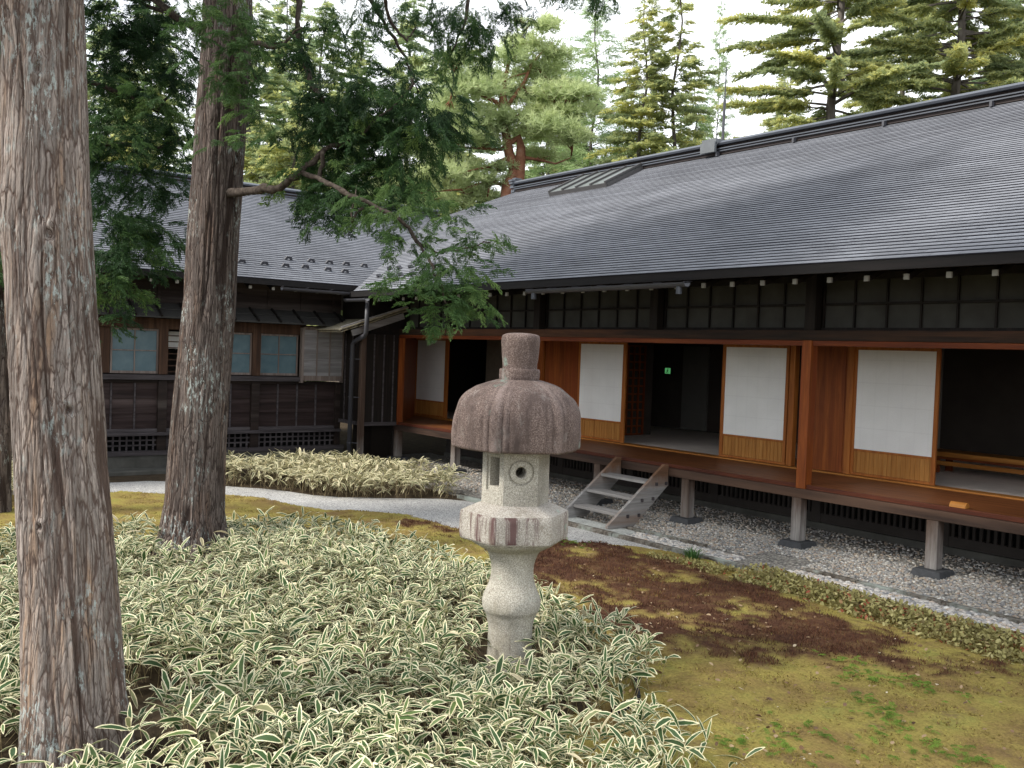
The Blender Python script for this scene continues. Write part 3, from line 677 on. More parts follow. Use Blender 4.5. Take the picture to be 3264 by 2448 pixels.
# wooden steps up to the veranda
st = tag(P("wooden_steps", (-9.83, 9.4, 0)), "silvery open wooden steps with three treads leading up to the veranda", "steps")
pr = [(8.82,.031),(8.82,.075),(9.86,.857),(9.94,.85),(9.935,.69),(9.945,.56),(9.30,.031)]
for x in (-10.33, -9.38): MB().prism(pr, 'x', x, x+.05).build("stringer", W_stry, st, bevel=.004)
for y, z in ((9.03,.215),(9.27,.42),(9.54,.63)): MB().box(-10.279, -9.381, y, y+.23, z-.040, z).build("tread", W_step, st, bevel=.004)
for y, z in ((9.70,.59),(9.89,.59),(9.43,.38),(9.64,.39),(9.17,.18),(9.38,.18)): MB().box(-9.33, -9.305, y-.017, y+.017, z-.022, z+.022).build("peg", W_rail, st, bevel=.003)
m = MB(); m.prism([(-10.42,8.70),(-9.0,8.70),(-8.98,9.0),(-9.1,9.08),(-10.42,9.1)], 'z', -.02, .030)
tag(m.build("stepping_slab", M_slab, None, bevel=.008), "flat pale stone slab under the foot of the wooden steps", "stone slab")
m = MB(); m.prism([(10.02,.853),(10.12,.853),(10.115,.885),(10.085,.912),(10.055,.912),(10.025,.885)], 'x', -5.32, -5.14)
tag(m.build("wood_block", [W_floor, W_sill][1], None, bevel=.004), "small cut log block lying on the veranda edge", "wood block")
lb = tag(P("low_bench", (-5.4, 13.2, .862)), "long low wooden bench inside the right hand room", "bench")
bx("seat", W_sill, lb, -7.35, -3.2, 13.0, 13.5, 1.10, 1.165); bx("stretcher", W_sill, lb, -7.3, -3.25, 13.02, 13.07, .975, 1.035)
bx("apron", W_red, lb, -7.3, -3.25, 13.04, 13.07, 1.06, 1.099)
for x in (-7.2, -5.3, -3.4):
    for y in (13.05, 13.40): bx("leg", W_red, lb, x, x+.09, y, y+.05, .8625, 1.0995)
t = NT("lit exit green", .5); t.b.inputs['Emission Color'].default_value = (.25,1.0,.35,1); t.b.inputs['Emission Strength'].default_value = .13; t.color((.04,.22,.08)); M_exit = t.m
ex = tag(P("exit_sign", (-14.25, 15.05, 2.07)), "small lit green emergency exit sign glowing in the dark open room", "exit sign")
bx("housing", M_metal, ex, -14.34, -14.16, 15.03, 15.095, 1.995, 2.145)
MB().box(-14.325, -14.175, 15.022, 15.028, 2.01, 2.13).build("lit_panel", M_exit, ex)
m = MB()
def fig(u, v): return (-14.25+u, 15.02, 2.07+v)
for p, q, w in (((.005,.025),(-.01,-.01),.02),((-.01,-.01),(.022,-.03),.012),((.022,-.03),(.012,-.052),.011),((-.01,-.01),(-.03,-.04),.012),((-.03,-.04),(-.05,-.042),.010),((.003,.02),(.03,.008),.009),((.003,.022),(-.025,.005),.009)):
    m.beam(fig(*p), fig(*q), w, .003, (0,1,0))
m.tube([(-14.24,15.022,2.112),(-14.24,15.018,2.112)], .011, 10)
m.build("running_figure", flat("dark green figure", (.005,.06,.02)), ex)

# ------------------------------------------------------------------ the side wing (left)
wing = tag(P("side_wing", (-18.5, 3, 0)), "dark weathered timber wing with small frosted windows and lattice vents behind the tree trunks", "building")
NW = 50
r_wing = tile("roof", M_roof, wing, NW, lambda t: -9.0, lambda t: (9.142+t if t < 4.13 else 13.27+(t-4.13))+.004, -17.05, 3.538, 4.6/NW, 'y')
MB().add([(-21.65,-9,5.82),(-26,-9,3.6),(-26,14,3.6),(-21.65,14,5.82)], [(0,1,2,3)]).build("rear_roof_slope", M_roof, wing)
m = MB(); m.box(-21.9, -21.62, -9, 13.9, 5.78, 5.90); m.box(-21.86, -21.65, -9, 13.85, 5.90, 5.965); m.build("ridge_board", M_ridge2, r_wing)
m = MB(); m.prism([(-21.94,5.966),(-21.58,5.966),(-21.57,6.0),(-21.66,6.05),(-21.85,6.05),(-21.95,6.0)], 'y', -9, 14)
m.box(-21.615, -21.58, -9, 13.9, 5.83, 5.85); m.box(-21.645, -21.59, -9, 13.9, 5.895, 5.915); m.build("ridge_cap", M_ridge, r_wing)
def on_wing(y, x, h): n = NL_; return Vector((x, y, 3.538+SL*(-17.05-x))) + n*h
for x, y in ((-17.66,6.97),(-17.66,7.42),(-17.65,7.85),(-17.67,8.27),(-17.65,8.75),(-17.63,9.12),(-18.0,8.06),(-18.0,8.55),(-18.0,8.95),(-18.01,9.34),(-18.0,9.75)):
    guard(on_wing(y,x,.01), 0, 1, NL_).build("snow_guard", M_metal, r_wing)
m = MB(); m.box(-17.115, -17.06, -9, 9.10, 3.43, 3.538); m.build("fascia", M_fascia, wing)
m = MB(); m.add([(-17.115,-9,3.44),(-17.115,9.25,3.44),(-19,11,4.4),(-19,-9,4.4)], [(0,1,2,3)]); m.build("eaves_boarding", M_ceil, wing)
m = MB(); m.mat(0).beam((-17.21,0,3.375), (-18.3,0,3.85), .052, .06); m.mat(1).box(-17.193,-17.17,-.027,.027,3.345,3.402)
mer = m.build("rafter", [W_dark, M_white], None, fix=False)
for i in range(-22, 6):
    y = 7.38-.449*1 + i*.449 + .03
    o = mer if i == -22 else mer.copy()
    if i != -22: COL.objects.link(o)
    o.parent = wing; o.location = (18.5, y-3, 0)
m = MB().box(-17.98, -17.90, -9, 9.2, 2.95, 3.86)
for i in range(26): m.box(-17.91, -17.875, 9.0-i*.70, 9.0-i*.70+.05, 3.02, 3.85)
m.build("frieze_wall", W_darky, wing)
m = MB()
m.add([(-17.87,-9,3.005),(-17.87,9.17,3.005),(-17.40,9.17,2.755),(-17.40,-9,2.755),(-17.87,-9,2.975),(-17.87,9.17,2.975),(-17.40,9.17,2.728),(-17.40,-9,2.728)], [(0,1,2,3),(4,5,6,7),(0,1,5,4),(1,2,6,5),(2,3,7,6),(3,0,4,7)])
m.box(-17.66, -17.62, -9, 9.16, 2.88, 2.895)
cn = m.build("window_canopy", flat("grey canopy boards", (.046,.044,.041), .9), wing)
for i in range(32):
    y = 9.03 - i*.449; MB().beam((-17.86,y,3.02), (-17.385,y,2.765), .035, .03).build("canopy_batten", W_dark, cn)
WP = [9.15, 7.38, 5.61, 3.84, 2.07, .30, -1.47, -3.24, -5.0, -6.8, -8.6]
for y in WP:
    w = .06 if y == 9.15 else .08
    bx("wall_post", W_win, wing, -17.94, -17.80, y-w, y+w, 1.71, 2.72); bx("lower_post", W_darky, wing, -17.94, -17.80, y-w, y+w, .321, 1.60)
bx("window_head", W_win, wing, -17.97, -17.815, -9, 9.14, 2.535, 2.729)
bx("window_sill", W_rail, wing, -17.95, -17.75, -9, 8.27, 1.61, 1.70)
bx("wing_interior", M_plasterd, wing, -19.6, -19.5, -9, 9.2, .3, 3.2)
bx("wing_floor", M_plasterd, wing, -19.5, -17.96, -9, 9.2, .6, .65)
def window(y0, y1, glass):
    m = MB(); x0, x1 = -17.90, -17.86
    m.box(x0, x1, y0, y0+.03, 1.72, 2.53); m.box(x0, x1, y1-.03, y1, 1.72, 2.53); m.box(x0+.001, x1-.001, y0+.03, y1-.03, 1.72, 1.765); m.box(x0+.001, x1-.001, y0+.03, y1-.03, 2.495, 2.53)
    m.box(x0+.008, x1-.004, (y0+y1)/2-.009, (y0+y1)/2+.009, 1.765, 2.495); m.box(x0+.009, x1-.005, y0+.03, y1-.03, 2.125, 2.143)
    o = m.build("window", W_bar, wing)
    if glass: MB().box(x0+.012, x0+.018, y0+.03, y1-.03, 1.765, 2.495).build("frosted_pane", M_frost, o)
window(7.46, 8.26, True); window(6.50, 7.30, True); window(4.70, 5.53, True)
for a, b in zip(WP[3:], WP[4:]): window(b+.08, (a+b)/2-.005, True); window((a+b)/2+.005, a-.08, True)
bx("board_shutter", W_win, wing, -17.91, -17.87, 3.92, 4.69, 1.72, 2.53)
m = MB()
for i in range(7): m.box(-17.9, -17.88, 5.70, 6.49, 1.75+i*.11, 1.77+i*.11)
m.build("window_bars", W_win, wing); bx("inner_paper", M_paper, wing, -18.3, -18.28, 5.7, 6.5, 2.18, 2.5)
# shutter box
m = MB()
for i in range(6): m.add([(-17.72,8.32,1.73+i*.155),(-17.72,9.17,1.73+i*.155),(-17.735,9.17,1.73+(i+1)*.155),(-17.735,8.32,1.73+(i+1)*.155),(-17.76,8.32,1.73+i*.155),(-17.76,9.17,1.73+i*.155)], [(0,1,2,3),(0,4,5,1)])
sb = m.build("shutter_box", W_shut, wing)
m = MB(); m.box(-17.80, -17.70, 8.27, 8.32, 1.585, 2.68); m.box(-17.80, -17.70, 9.165, 9.21, 1.60, 2.66); m.box(-17.80, -17.695, 8.32, 9.165, 1.63, 1.73); m.box(-17.80, -17.71, 8.32, 9.165, 2.64, 2.70)
for y in (8.605, 8.885): m.box(-17.735, -17.705, y-.011, y+.011, 1.731, 2.639)
m.build("shutter_frame", W_bar, sb); bx("shutter_side", W_shut, sb, -17.87, -17.76, 8.32, 8.34, 1.7, 2.64)
# lapped boards below the windows
m = MB()
for i in range(3):
    z0 = .72+i*.277
    m.add([(-17.865,-9,z0),(-17.865,9.09,z0),(-17.885,9.09,z0+.28),(-17.885,-9,z0+.28),(-17.90,-9,z0),(-17.90,9.09,z0)], [(0,1,2,3),(0,4,5,1)])
m.mat(1)
for a, b in zip(WP, WP[1:]):
    for f in (.27, .5, .73): y = b+(a-b)*f; m.box(-17.895, -17.848, y-.013, y+.013, .721, 1.55)
m.build("lapped_wall", [W_lapy, W_rail], wing); bx("upper_rail", W_darky, wing, -17.88, -17.835, -9, 9.09, 1.551, 1.609)
bx("bottom_rail", W_rail, wing, -17.93, -17.83, -9, 9.2, .655, .72); bx("drip_rail", W_rail, wing, -17.93, -17.73, -9, 9.2, .60, .6545)
for a, b in zip(WP[:7], WP[1:8]):
    m = MB(); y = b+.08+.02
    while y < a-.09: m.box(-17.87, -17.845, y, y+.03, .321, .599); y += .117
    m.box(-17.868, -17.85, b+.08, a-.06, .405, .432); m.box(-17.868, -17.85, b+.08, a-.06, .495, .522)
    m.build("lattice_vent", W_rail, wing)
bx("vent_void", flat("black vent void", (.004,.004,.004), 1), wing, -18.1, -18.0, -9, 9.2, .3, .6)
bx("base_sill", W_rail, wing, -17.98, -17.77, -9, 9.3, .24, .32); bx("plinth", M_found, wing, -18.0, -17.80, -9, 9.3, -.02, .2395, bevel=.01)
# plank bay in the corner with its own little shed roof
m = MB(); m.box(-16.86, -16.82, 9.18, 9.95, .86, 2.6); m.box(-17.86, -16.86, 9.19, 9.23, .86, 2.6)
by = m.build("corner_bay", W_darkz, wing)
m = MB()
for y in (9.40, 9.62, 9.84): m.box(-16.82, -16.80, y-.012, y+.012, .861, 2.599)
for x in (-17.6, -17.3): m.box(x-.012, x+.012, 9.17, 9.19, .861, 2.599)
m.box(-16.88, -16.79, 9.17, 9.94, .79, .86); m.box(-17.87, -16.88, 9.16, 9.23, .79, .86); m.build("bay_batten", W_rail, by)
bx("bay_post", W_grey, by, -16.87, -16.77, 9.10, 9.20, .05, 2.6)
m = MB(); r = random.Random(4)
for i in range(8):
    y0 = 8.55+i*.19; m.add([], [])
    m.beam((-17.9, y0+.1, 2.668+(y0+.1-8.6)*.335), (-16.66+r.uniform(-.03,.03), y0+.1, 2.668+(y0+.1-8.6)*.335), .19, .022, (0,-.33,.94))
    m.beam((-17.9, y0+.16, 2.63+(y0+.1-8.6)*.335), (-16.70+r.uniform(-.07,.03), y0+.16, 2.63+(y0+.1-8.6)*.335), .17, .02, (0,-.33,.94))
m.build("shed_roof", W_old, by)
m = MB(); m.beam((-16.74,8.85,2.60), (-16.74,10.0,2.99), .03, .12); m.beam((-16.66,8.58,2.70),(-16.66,10.02,3.18),.03,.03); m.build("bargeboard", W_shut, by)
bx("corner_wall", W_dark, wing, -17.9, -16.9, 9.24, 9.32, 2.6, 3.36)
bx("corner_wall", W_dark, wing, -16.95, -16.87, 9.33, 10.2, 2.6, 3.42)
bx("bay_shade_block", M_ceil, wing, -17.8, -17.0, 9.5, 10.2, 0, .78)  # dark block added to stand for the shade below the bay
gutter(wing, 'y', -17.0, 3.40, 7.5, 9.0, ())
m = MB(); m.tube([(-16.42,9.0,3.24),(-16.44,9.0,2.62),(-16.50,9.0,2.56),(-16.90,9.0,2.44),(-16.97,9.0,2.38),(-16.99,9.0,.02)], .045, 12)
dp_ = m.build("downpipe", M_metal, wing, smooth=True)
m = MB()
for z in (1.35, .45, 2.1): m.tube([(-16.99,9.0,z-.01),(-16.99,9.0,z+.01)], .052, 12); m.beam((-16.99,9.0,z),(-16.8,9.12,z),.012,.012)
m.build("pipe_bracket", M_metal, dp_)
tag(MB().box(-17.45, -17.0, -4, 6.4, -.02, .07).build("stone_ledge", M_found, None, bevel=.02), "low mossy stone ledge along the foot of the side wing", "stone ledge")

# ------------------------------------------------------------------ stone lantern
LX, LY = -5.58, 4.33
lan = tag(P("stone_lantern", (LX, LY, 0)), "tall stone lantern with reddish mushroom cap standing in the striped dwarf bamboo", "stone lantern")
F0 = RAD(-27.8)
def hexr(t, k):
    a = (t - F0 + math.pi/6) % (math.pi/3) - math.pi/6; return (1-k) + k*math.cos(math.pi/6)/math.cos(a)
def rough(o, amp, sc, seed):
    me = o.data
    n = len(me.vertices); co = np.empty(n*3); me.vertices.foreach_get("co", co); co = co.reshape(-1,3)
    d = fbm(co[:,0]*sc+co[:,2]*sc*.7, co[:,1]*sc-co[:,2]*sc*.6, seed, 4)-.5
    r = np.hypot(co[:,0], co[:,1])+1e-6
    co[:,0] += co[:,0]/r*d*amp; co[:,1] += co[:,1]/r*d*amp; co[:,2] += d*amp*.3
    me.vertices.foreach_set("co", co.ravel()); me.update()
def dens(prof, step=.012):
    out = []
    for (r0,z0), (r1,z1) in zip(prof, prof[1:]):
        n = max(1, int(math.hypot(r1-r0, z1-z0)/step))
        out += [(r0+(r1-r0)*i/n, z0+(z1-z0)*i/n) for i in range(n)]
    return out + [prof[-1]]
def crv(pts, n=60):      # smooth profile through (r, z) points, Catmull-Rom
    out = []
    for i in range(len(pts)-1):
        p0 = pts[max(i-1,0)]; p1 = pts[i]; p2 = pts[i+1]; p3 = pts[min(i+2,len(pts)-1)]
        m_ = max(2, n//(len(pts)-1))
        for j in range(m_):
            s = j/m_
            out.append(tuple(.5*(2*p1[k]+(-p0[k]+p2[k])*s+(2*p0[k]-5*p1[k]+4*p2[k]-p3[k])*s*s+(-p0[k]+3*p1[k]-3*p2[k]+p3[k])*s**3) for k in (0,1)))
    return out + [pts[-1]]
pf = [(.10,2.137),(.147,2.138),(.150,2.150),(.150,2.205),(.146,2.214),(.128,2.216)] + crv([(.127,2.222),(.128,2.26),(.134,2.32),(.140,2.40),(.1405,2.44),(.130,2.462),(.09,2.474),(.02,2.478)], 40)
o = MB().lathe(dens(pf, .01), (LX, LY), 56, lambda t, z: hexr(t, .35) if z < 2.215 else 1).build("finial", M_cap, lan, smooth=False); rough(o, .012, 14, 3); smooth_angle(o, 50)
def caprib(t, z):
    a = (t - F0 + math.pi/6) % (math.pi/3) - math.pi/6
    e = math.pi/6 - abs(a); k = min(1, max(0, (2.14-z)/.25))
    return hexr(t, .22+.26*min(1,(2.14-z)/.45)) * (1 + k*(.012*math.exp(-(e/.05)**2) - .040*math.exp(-((e-.115)/.026)**2) - .028*math.exp(-((e-.215)/.02)**2)))
pf = [(.20,1.648),(.36,1.640),(.460,1.634),(.470,1.642)] + crv([(.474,1.652),(.478,1.72),(.475,1.81),(.464,1.89),(.442,1.955),(.40,2.018),(.325,2.078),(.225,2.118),(.155,2.137)], 64)
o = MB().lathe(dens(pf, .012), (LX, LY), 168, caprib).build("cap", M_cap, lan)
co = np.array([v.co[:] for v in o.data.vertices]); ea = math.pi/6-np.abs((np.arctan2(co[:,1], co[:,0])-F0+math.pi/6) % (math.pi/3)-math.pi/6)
for nm, val in (("rib_shade", .8*np.exp(-((ea-.115)/.030)**2)+.6*np.exp(-((ea-.215)/.022)**2)), ("edge", np.exp(-((ea-.02)/.05)**2)+.6*np.exp(-((ea-.165)/.03)**2))):
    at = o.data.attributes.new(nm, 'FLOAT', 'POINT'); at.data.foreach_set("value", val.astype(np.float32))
rough(o, .022, 9, 5); smooth_angle(o, 55)
# light chamber: a hexagonal box with a square window and a round moon window that are real openings
ZB, ZT, RH = 1.232, 1.650, .249
AP = RH*math.cos(math.pi/6)
m = MB()
for k in range(6):
    ph = F0 + k*math.pi/3; nx, ny = math.cos(ph), math.sin(ph); tx, ty = -ny, nx; hw = RH/2
    def W(u, z, d=0.0): return (LX+nx*(AP-d)+tx*u, LY+ny*(AP-d)+ty*u, z)
    zc = 1.480
    if k in (0, 3):                       # round window in a raised ring
        N = 32; rings = [(.095,0.0),(.092,.014),(.083,.014),(.080,0.0),(.045,-.004),(.038,.006),(.036,.12)]
        base = len(m.v); pts = []
        for i in range(N):
            a = 2*math.pi*i/N; c, s = math.cos(a), math.sin(a)
            sc = min((hw)/(abs(c)+1e-9), (ZT-zc if s > 0 else zc-ZB)/(abs(s)+1e-9))
            pts.append([W(c*sc, zc+s*sc)] + [W(c*r, zc+s*r, d) for r, d in rings])
        vs = [p for q in pts for p in q]; L = len(rings)+1
        m.add(vs, [(i*L+j, ((i+1)%N)*L+j, ((i+1)%N)*L+j+1, i*L+j+1) for i in range(N) for j in range(L-1)])
        for su in (-1, 1):
            for (za, zb) in ((ZB, ZT),): pass
        for cu, cz in ((hw,ZT),(-hw,ZT),(-hw,ZB),(hw,ZB)):       # corner triangles left by the fan
            a = math.atan2(cz-zc, cu); i = int((a % (2*math.pi))/(2*math.pi)*N); i2 = (i+1) % N
            m.add([pts[i][0], W(cu, cz), pts[i2][0]], [(0,1,2)])
    elif k in (5, 2):                     # square window, stepped
        r1, r2 = (.074, 1.335, 1.590), (.056, 1.365, 1.575)
        def rect(w, a, b, d): return [W(-w,a,d), W(w,a,d), W(w,b,d), W(-w,b,d)]
        q = rect(hw,ZB,ZT,0) + rect(r1[0],r1[1],r1[2],0) + rect(r1[0],r1[1],r1[2],.014) + rect(r2[0],r2[1],r2[2],.018) + rect(r2[0],r2[1],r2[2],.11)
        m.add(q, [(a*4+i, a*4+(i+1)%4, a*4+4+(i+1)%4, a*4+4+i) for a in range(4) for i in range(4)])
    else:
        m.add([W(-hw,ZB),W(hw,ZB),W(hw,ZT),W(-hw,ZT)], [(0,1,2,3)])
hx = [(LX+RH*math.cos(F0+math.pi/6+k*math.pi/3), LY+RH*math.sin(F0+math.pi/6+k*math.pi/3)) for k in range(6)]
m.add([(x,y,ZT-.01) for x,y in hx], [tuple(range(6))]); m.add([(x,y,ZB+.004) for x,y in hx], [tuple(range(5,-1,-1))])
m.build("light_chamber", M_gran, lan, fix=False)
def hexpoly(R): return [(LX+R*math.cos(F0+math.pi/6+k*math.pi/3), LY+R*math.sin(F0+math.pi/6+k*math.pi/3)) for k in range(6)]
pf = [(.25,.968),(.385,.972),(.398,.985),(.402,1.02),(.402,1.15),(.395,1.178),(.37,1.188),(.26,1.236),(.02,1.24)]
def platr(t, z): return hexr(t, .95)*1.02
o = MB().lathe(dens(pf, .014), (LX, LY), 120, platr).build("platform", M_gran2, lan); rough(o, .012, 9, 9); smooth_angle(o, 35)
def petals(t, z):
    k = max(0, min(1, (z-.90)/.05)); return 1 + .05*k*abs(math.cos(6*(t-F0)))
pf = crv([(.20,.885),(.235,.905),(.275,.93),(.30,.955),(.295,.975)], 20)
o = MB().lathe(pf, (LX, LY), 144, petals).build("lotus_collar", M_gran, lan); rough(o, .01, 20, 2); smooth_angle(o, 60)
pf = crv([(.175,-.02),(.168,.10),(.164,.20),(.164,.29),(.172,.36),(.190,.415),(.212,.455),(.217,.50),(.210,.54),(.185,.60),(.163,.66),(.156,.74),(.163,.80),(.185,.86),(.212,.895)], 90)
o = MB().lathe(pf, (LX, LY), 64).build("shaft", M_gran, lan); rough(o, .008, 15, 6); smooth_angle(o, 60)

# ------------------------------------------------------------------ bark trunks
def trunk(name, pts, parent, mat, seed, amp, nang=150, strips=22, knots=(), flare=None):
    pts = np.array(pts, float); zc = pts[:,2]
    zs_ = np.concatenate([np.arange(zc[0], min(6.3, zc[-1]), .014), np.arange(6.3, zc[-1], .15)])
    cx_ = np.interp(zs_, zc, pts[:,0]); cy_ = np.interp(zs_, zc, pts[:,1]); rr = np.interp(zs_, zc, pts[:,3])
    th = np.linspace(0, 2*np.pi, nang, endpoint=False); T, Z = np.meshgrid(th, zs_)
    U = T/(2*np.pi)
    warp = (vnoise(U*8, Z*.9, seed+1, 8)-.5)*.9
    def cell(fr, zf, sd): return vnoise(U*fr+warp*fr/strips, Z*zf, sd, fr)
    def crack(fr, zf, sd, w): return np.exp(-((cell(fr, zf, sd)-.5)/w)**2)
    wide = cell(strips, .55, seed+3)
    k1 = crack(strips, .9, seed, .10)*np.clip(wide*2.2-.4, .15, 1); k2 = crack(strips*2, 1.5, seed+5, .09)*np.clip(cell(strips, 1.1, seed+8)*2-.3, 0, 1)
    k3 = crack(strips*4, 3.0, seed+7, .12)
    c = vnoise(U*strips*5, Z*9, seed+9, strips*5)
    plate = cell(strips, 1.3, seed+20); step = np.floor(cell(strips*2, 2.6, seed+24)*4)/4
    groove = 1-np.clip(k1+.7*k2+.25*k3, 0, 1)
    D = -amp*k1 - amp*.6*k2 - amp*.22*k3 + amp*.5*(plate-.5) + amp*.4*(step-.4) + amp*.14*(c-.5) + amp*.3
    if flare:
        for an, w, h in flare: D = D + h*np.exp(-((np.mod(T-an+np.pi, 2*np.pi)-np.pi)/w)**2)*np.exp(-np.maximum(Z,0)/.35)
    for kz, ka, ks in knots:
        d2 = ((np.mod(T-ka+np.pi, 2*np.pi)-np.pi)*rr[:,None]/ks)**2 + ((Z-kz)/(ks*1.35))**2
        D = D + .030*np.exp(-d2) - .045*np.exp(-d2*6); groove = groove*(1-.8*np.exp(-d2*5))
    R = rr[:,None]+D
    V = np.stack([cx_[:,None]+R*np.cos(T), cy_[:,None]+R*np.sin(T), Z], 2).reshape(-1,3)
    n, k = len(zs_), nang; i = np.arange(n-1)[:,None]*k; j = np.arange(k)[None]
    F = np.stack([i+j, i+(j+1)%k, i+k+(j+1)%k, i+k+j], 2).reshape(-1,4)
    return npmesh(name, V, F, mat, parent, smooth=True, attr={"groove": groove.ravel()})
T1 = [(-5.55,1.345,-.1,.325),(-5.557,1.340,.013,.288),(-5.583,1.322,.35,.264),(-5.622,1.30,.875,.250),(-5.688,1.255,1.636,.238),(-5.755,1.208,2.397,.230),(-5.815,1.172,3.158,.222),(-5.858,1.155,3.92,.210),(-5.876,1.148,4.2,.205),(-5.96,1.1,7.5,.18),(-6.0,1.05,11,.12),(-6.05,1.0,14,.03)]
T2 = [(-10.44,3.63,-.1,.42),(-10.44,3.637,.01,.365),(-10.444,3.645,.25,.33),(-10.447,3.653,.493,.308),(-10.454,3.698,1.509,.292),(-10.449,3.759,2.525,.278),(-10.457,3.802,3.541,.272),(-10.464,3.847,4.557,.270),(-10.47,3.892,5.573,.264),(-10.482,3.903,6.081,.260),(-10.5,3.95,9,.2),(-10.5,4,13,.05)]
tree1 = tag(P("cypress_tree", (-5.57,1.32,0)), "thick pale cypress trunk with peeling bark, nearest the viewer at the left edge", "tree")
tree2 = tag(P("cypress_tree", (-10.44,3.63,0)), "leaning dark cypress with a long low bough, rising from the bamboo beside the path", "tree")
tree3 = tag(P("cypress_tree", (-13.8,2.25,0)), "thin dark cypress half hidden behind the big pale trunk", "tree")
A1 = RAD(-13)
trunk("trunk", T1, tree1, M_bark1, 31, .017, 330, 26, [(4.02,A1+RAD(-50),.07),(3.74,A1+RAD(-6),.055),(3.0,A1+RAD(-76),.10),(2.87,A1+RAD(3),.055),(1.94,A1+RAD(14),.05),(1.33,A1+RAD(-28),.03)], [(A1+1.1,.35,.05),(A1-.9,.4,.05),(A1+3,.5,.06)])
trunk("trunk", T2, tree2, M_bark2, 47, .018, 260, 24, [(4.35,RAD(25),.07),(5.4,RAD(25),.06)], [(RAD(60),.45,.10),(RAD(-75),.5,.10),(RAD(0),.4,.04),(RAD(170),.5,.08)])
TRUNK3 = [(-13.79,2.26,-.21,.2),(-13.91,2.24,2.46,.18),(-14.01,2.24,4.84,.17),(-14.08,2.23,6.62,.16),(-14.2,2.24,10,.1)]
trunk("trunk", TRUNK3, tree3, M_bark2, 53, .02, 70, 14)
def limb(name, parent, pts, seed=0, n=8):
    r = random.Random(seed); out = []; rs = []
    for (a, b) in zip(pts, pts[1:]):
        for i in range(4):
            s = i/4; out.append([a[k]+(b[k]-a[k])*s + (r.uniform(-.022,.022) if i else 0) for k in range(3)]); rs.append((a[3]+(b[3]-a[3])*s)*r.uniform(.8,1.25))
    out.append(pts[-1][:3]); rs.append(pts[-1][3])
    return MB().tube(out, rs, n).build(name, M_branch, parent, smooth=True)
BR1=[(-10.16,3.93,3.95,0.085),(-9.62,3.97,3.92,0.075),(-9.31,4.06,3.92,0.07),(-9.09,4.18,4.07,0.06),(-8.96,4.36,4.3,0.05),(-8.86,4.67,4.44,0.035),(-8.76,4.98,4.76,0.025),(-8.69,5.25,5.13,0.015)]
BR2=[(-9.09,4.18,4.07,0.04),(-8.52,4.26,3.88,0.035),(-8.14,4.41,3.71,0.032),(-7.86,4.6,3.55,0.028),(-7.75,4.74,3.34,0.024),(-7.58,4.79,3.14,0.02),(-7.43,4.81,2.95,0.014),(-7.38,4.86,2.74,0.008)]
BR3=[(-10.4,3.9,6.36,0.05),(-10.06,4.51,6.22,0.035),(-10.01,4.55,5.61,0.03),(-9.64,4.51,5.13,0.026),(-9.29,4.62,4.74,0.022),(-9.05,4.75,4.34,0.014),(-8.96,4.84,4.11,0.008)]
BR4=[(-8.78,4.52,6.06,0.04),(-8.7,4.78,5.69,0.02),(-8.74,5.05,5.43,0.014),(-8.65,5.14,5.2,0.01),(-8.58,5.22,4.96,0.006)]
BR5=[(-7.69,4.61,5.77,0.03),(-8.04,4.48,5.62,0.02),(-8.17,4.64,5.43,0.016),(-8.15,4.81,5.29,0.01),(-8.11,4.88,5.43,0.006)]
BR6=[(-12.47,3.69,6.58,0.05),(-12.21,4.01,6.28,0.035),(-11.45,4.15,5.9,0.03),(-10.92,4.34,5.78,0.02),(-10.51,4.56,5.78,0.012)]
BR7=[(-12.81,3.56,6.62,0.03),(-12.13,4.1,6.23,0.025),(-10.79,4.18,5.68,0.02),(-10.26,4.19,5.19,0.012)]
BR8=[(-10.05,3.99,5.52,0.03),(-9.58,4.11,5.42,0.02),(-9.44,4.3,5.62,0.012)]
BR9=[(-7.75,4.74,3.34,0.015),(-7.64,4.88,3.24,0.012),(-7.49,5.09,3.29,0.008),(-7.33,5.29,3.35,0.005)]
BR10=[(-8.14,4.41,3.71,0.018),(-8.21,4.31,3.51,0.01),(-8.3,4.39,3.87,0.006)]
BR11=[(-14.0,2.24,4.66,0.05),(-13.4,2.7,4.65,0.04),(-12.87,3.23,4.77,0.03),(-12.79,3.83,4.79,0.02),(-12.68,4.14,4.94,0.01)]
BR12=[(-13.96,2.25,3.77,0.05),(-13.27,2.8,3.54,0.04),(-12.77,3.29,3.32,0.025),(-12.73,3.67,3.35,0.012)]
BR13=[(-14.04,2.23,5.55,0.05),(-13.45,2.69,5.7,0.04),(-12.87,3.27,5.47,0.03),(-12.78,3.87,5.27,0.02),(-12.72,4.14,5.72,0.01)]
BR14=[(-8.96,4.36,4.3,0.03),(-8.98,4.33,4.04,0.02),(-8.88,4.44,3.76,0.012)]
TOPBR=[(-7.34,4.92,5.99,0.03),(-7.22,4.89,5.54,0.02),(-7.16,4.79,5.18,0.012),(-7.21,4.71,4.97,0.006)]
TOPBR2=[(-6.71,5.75,6.03,0.025),(-6.6,5.71,5.58,0.015),(-6.45,5.72,5.4,0.006)]
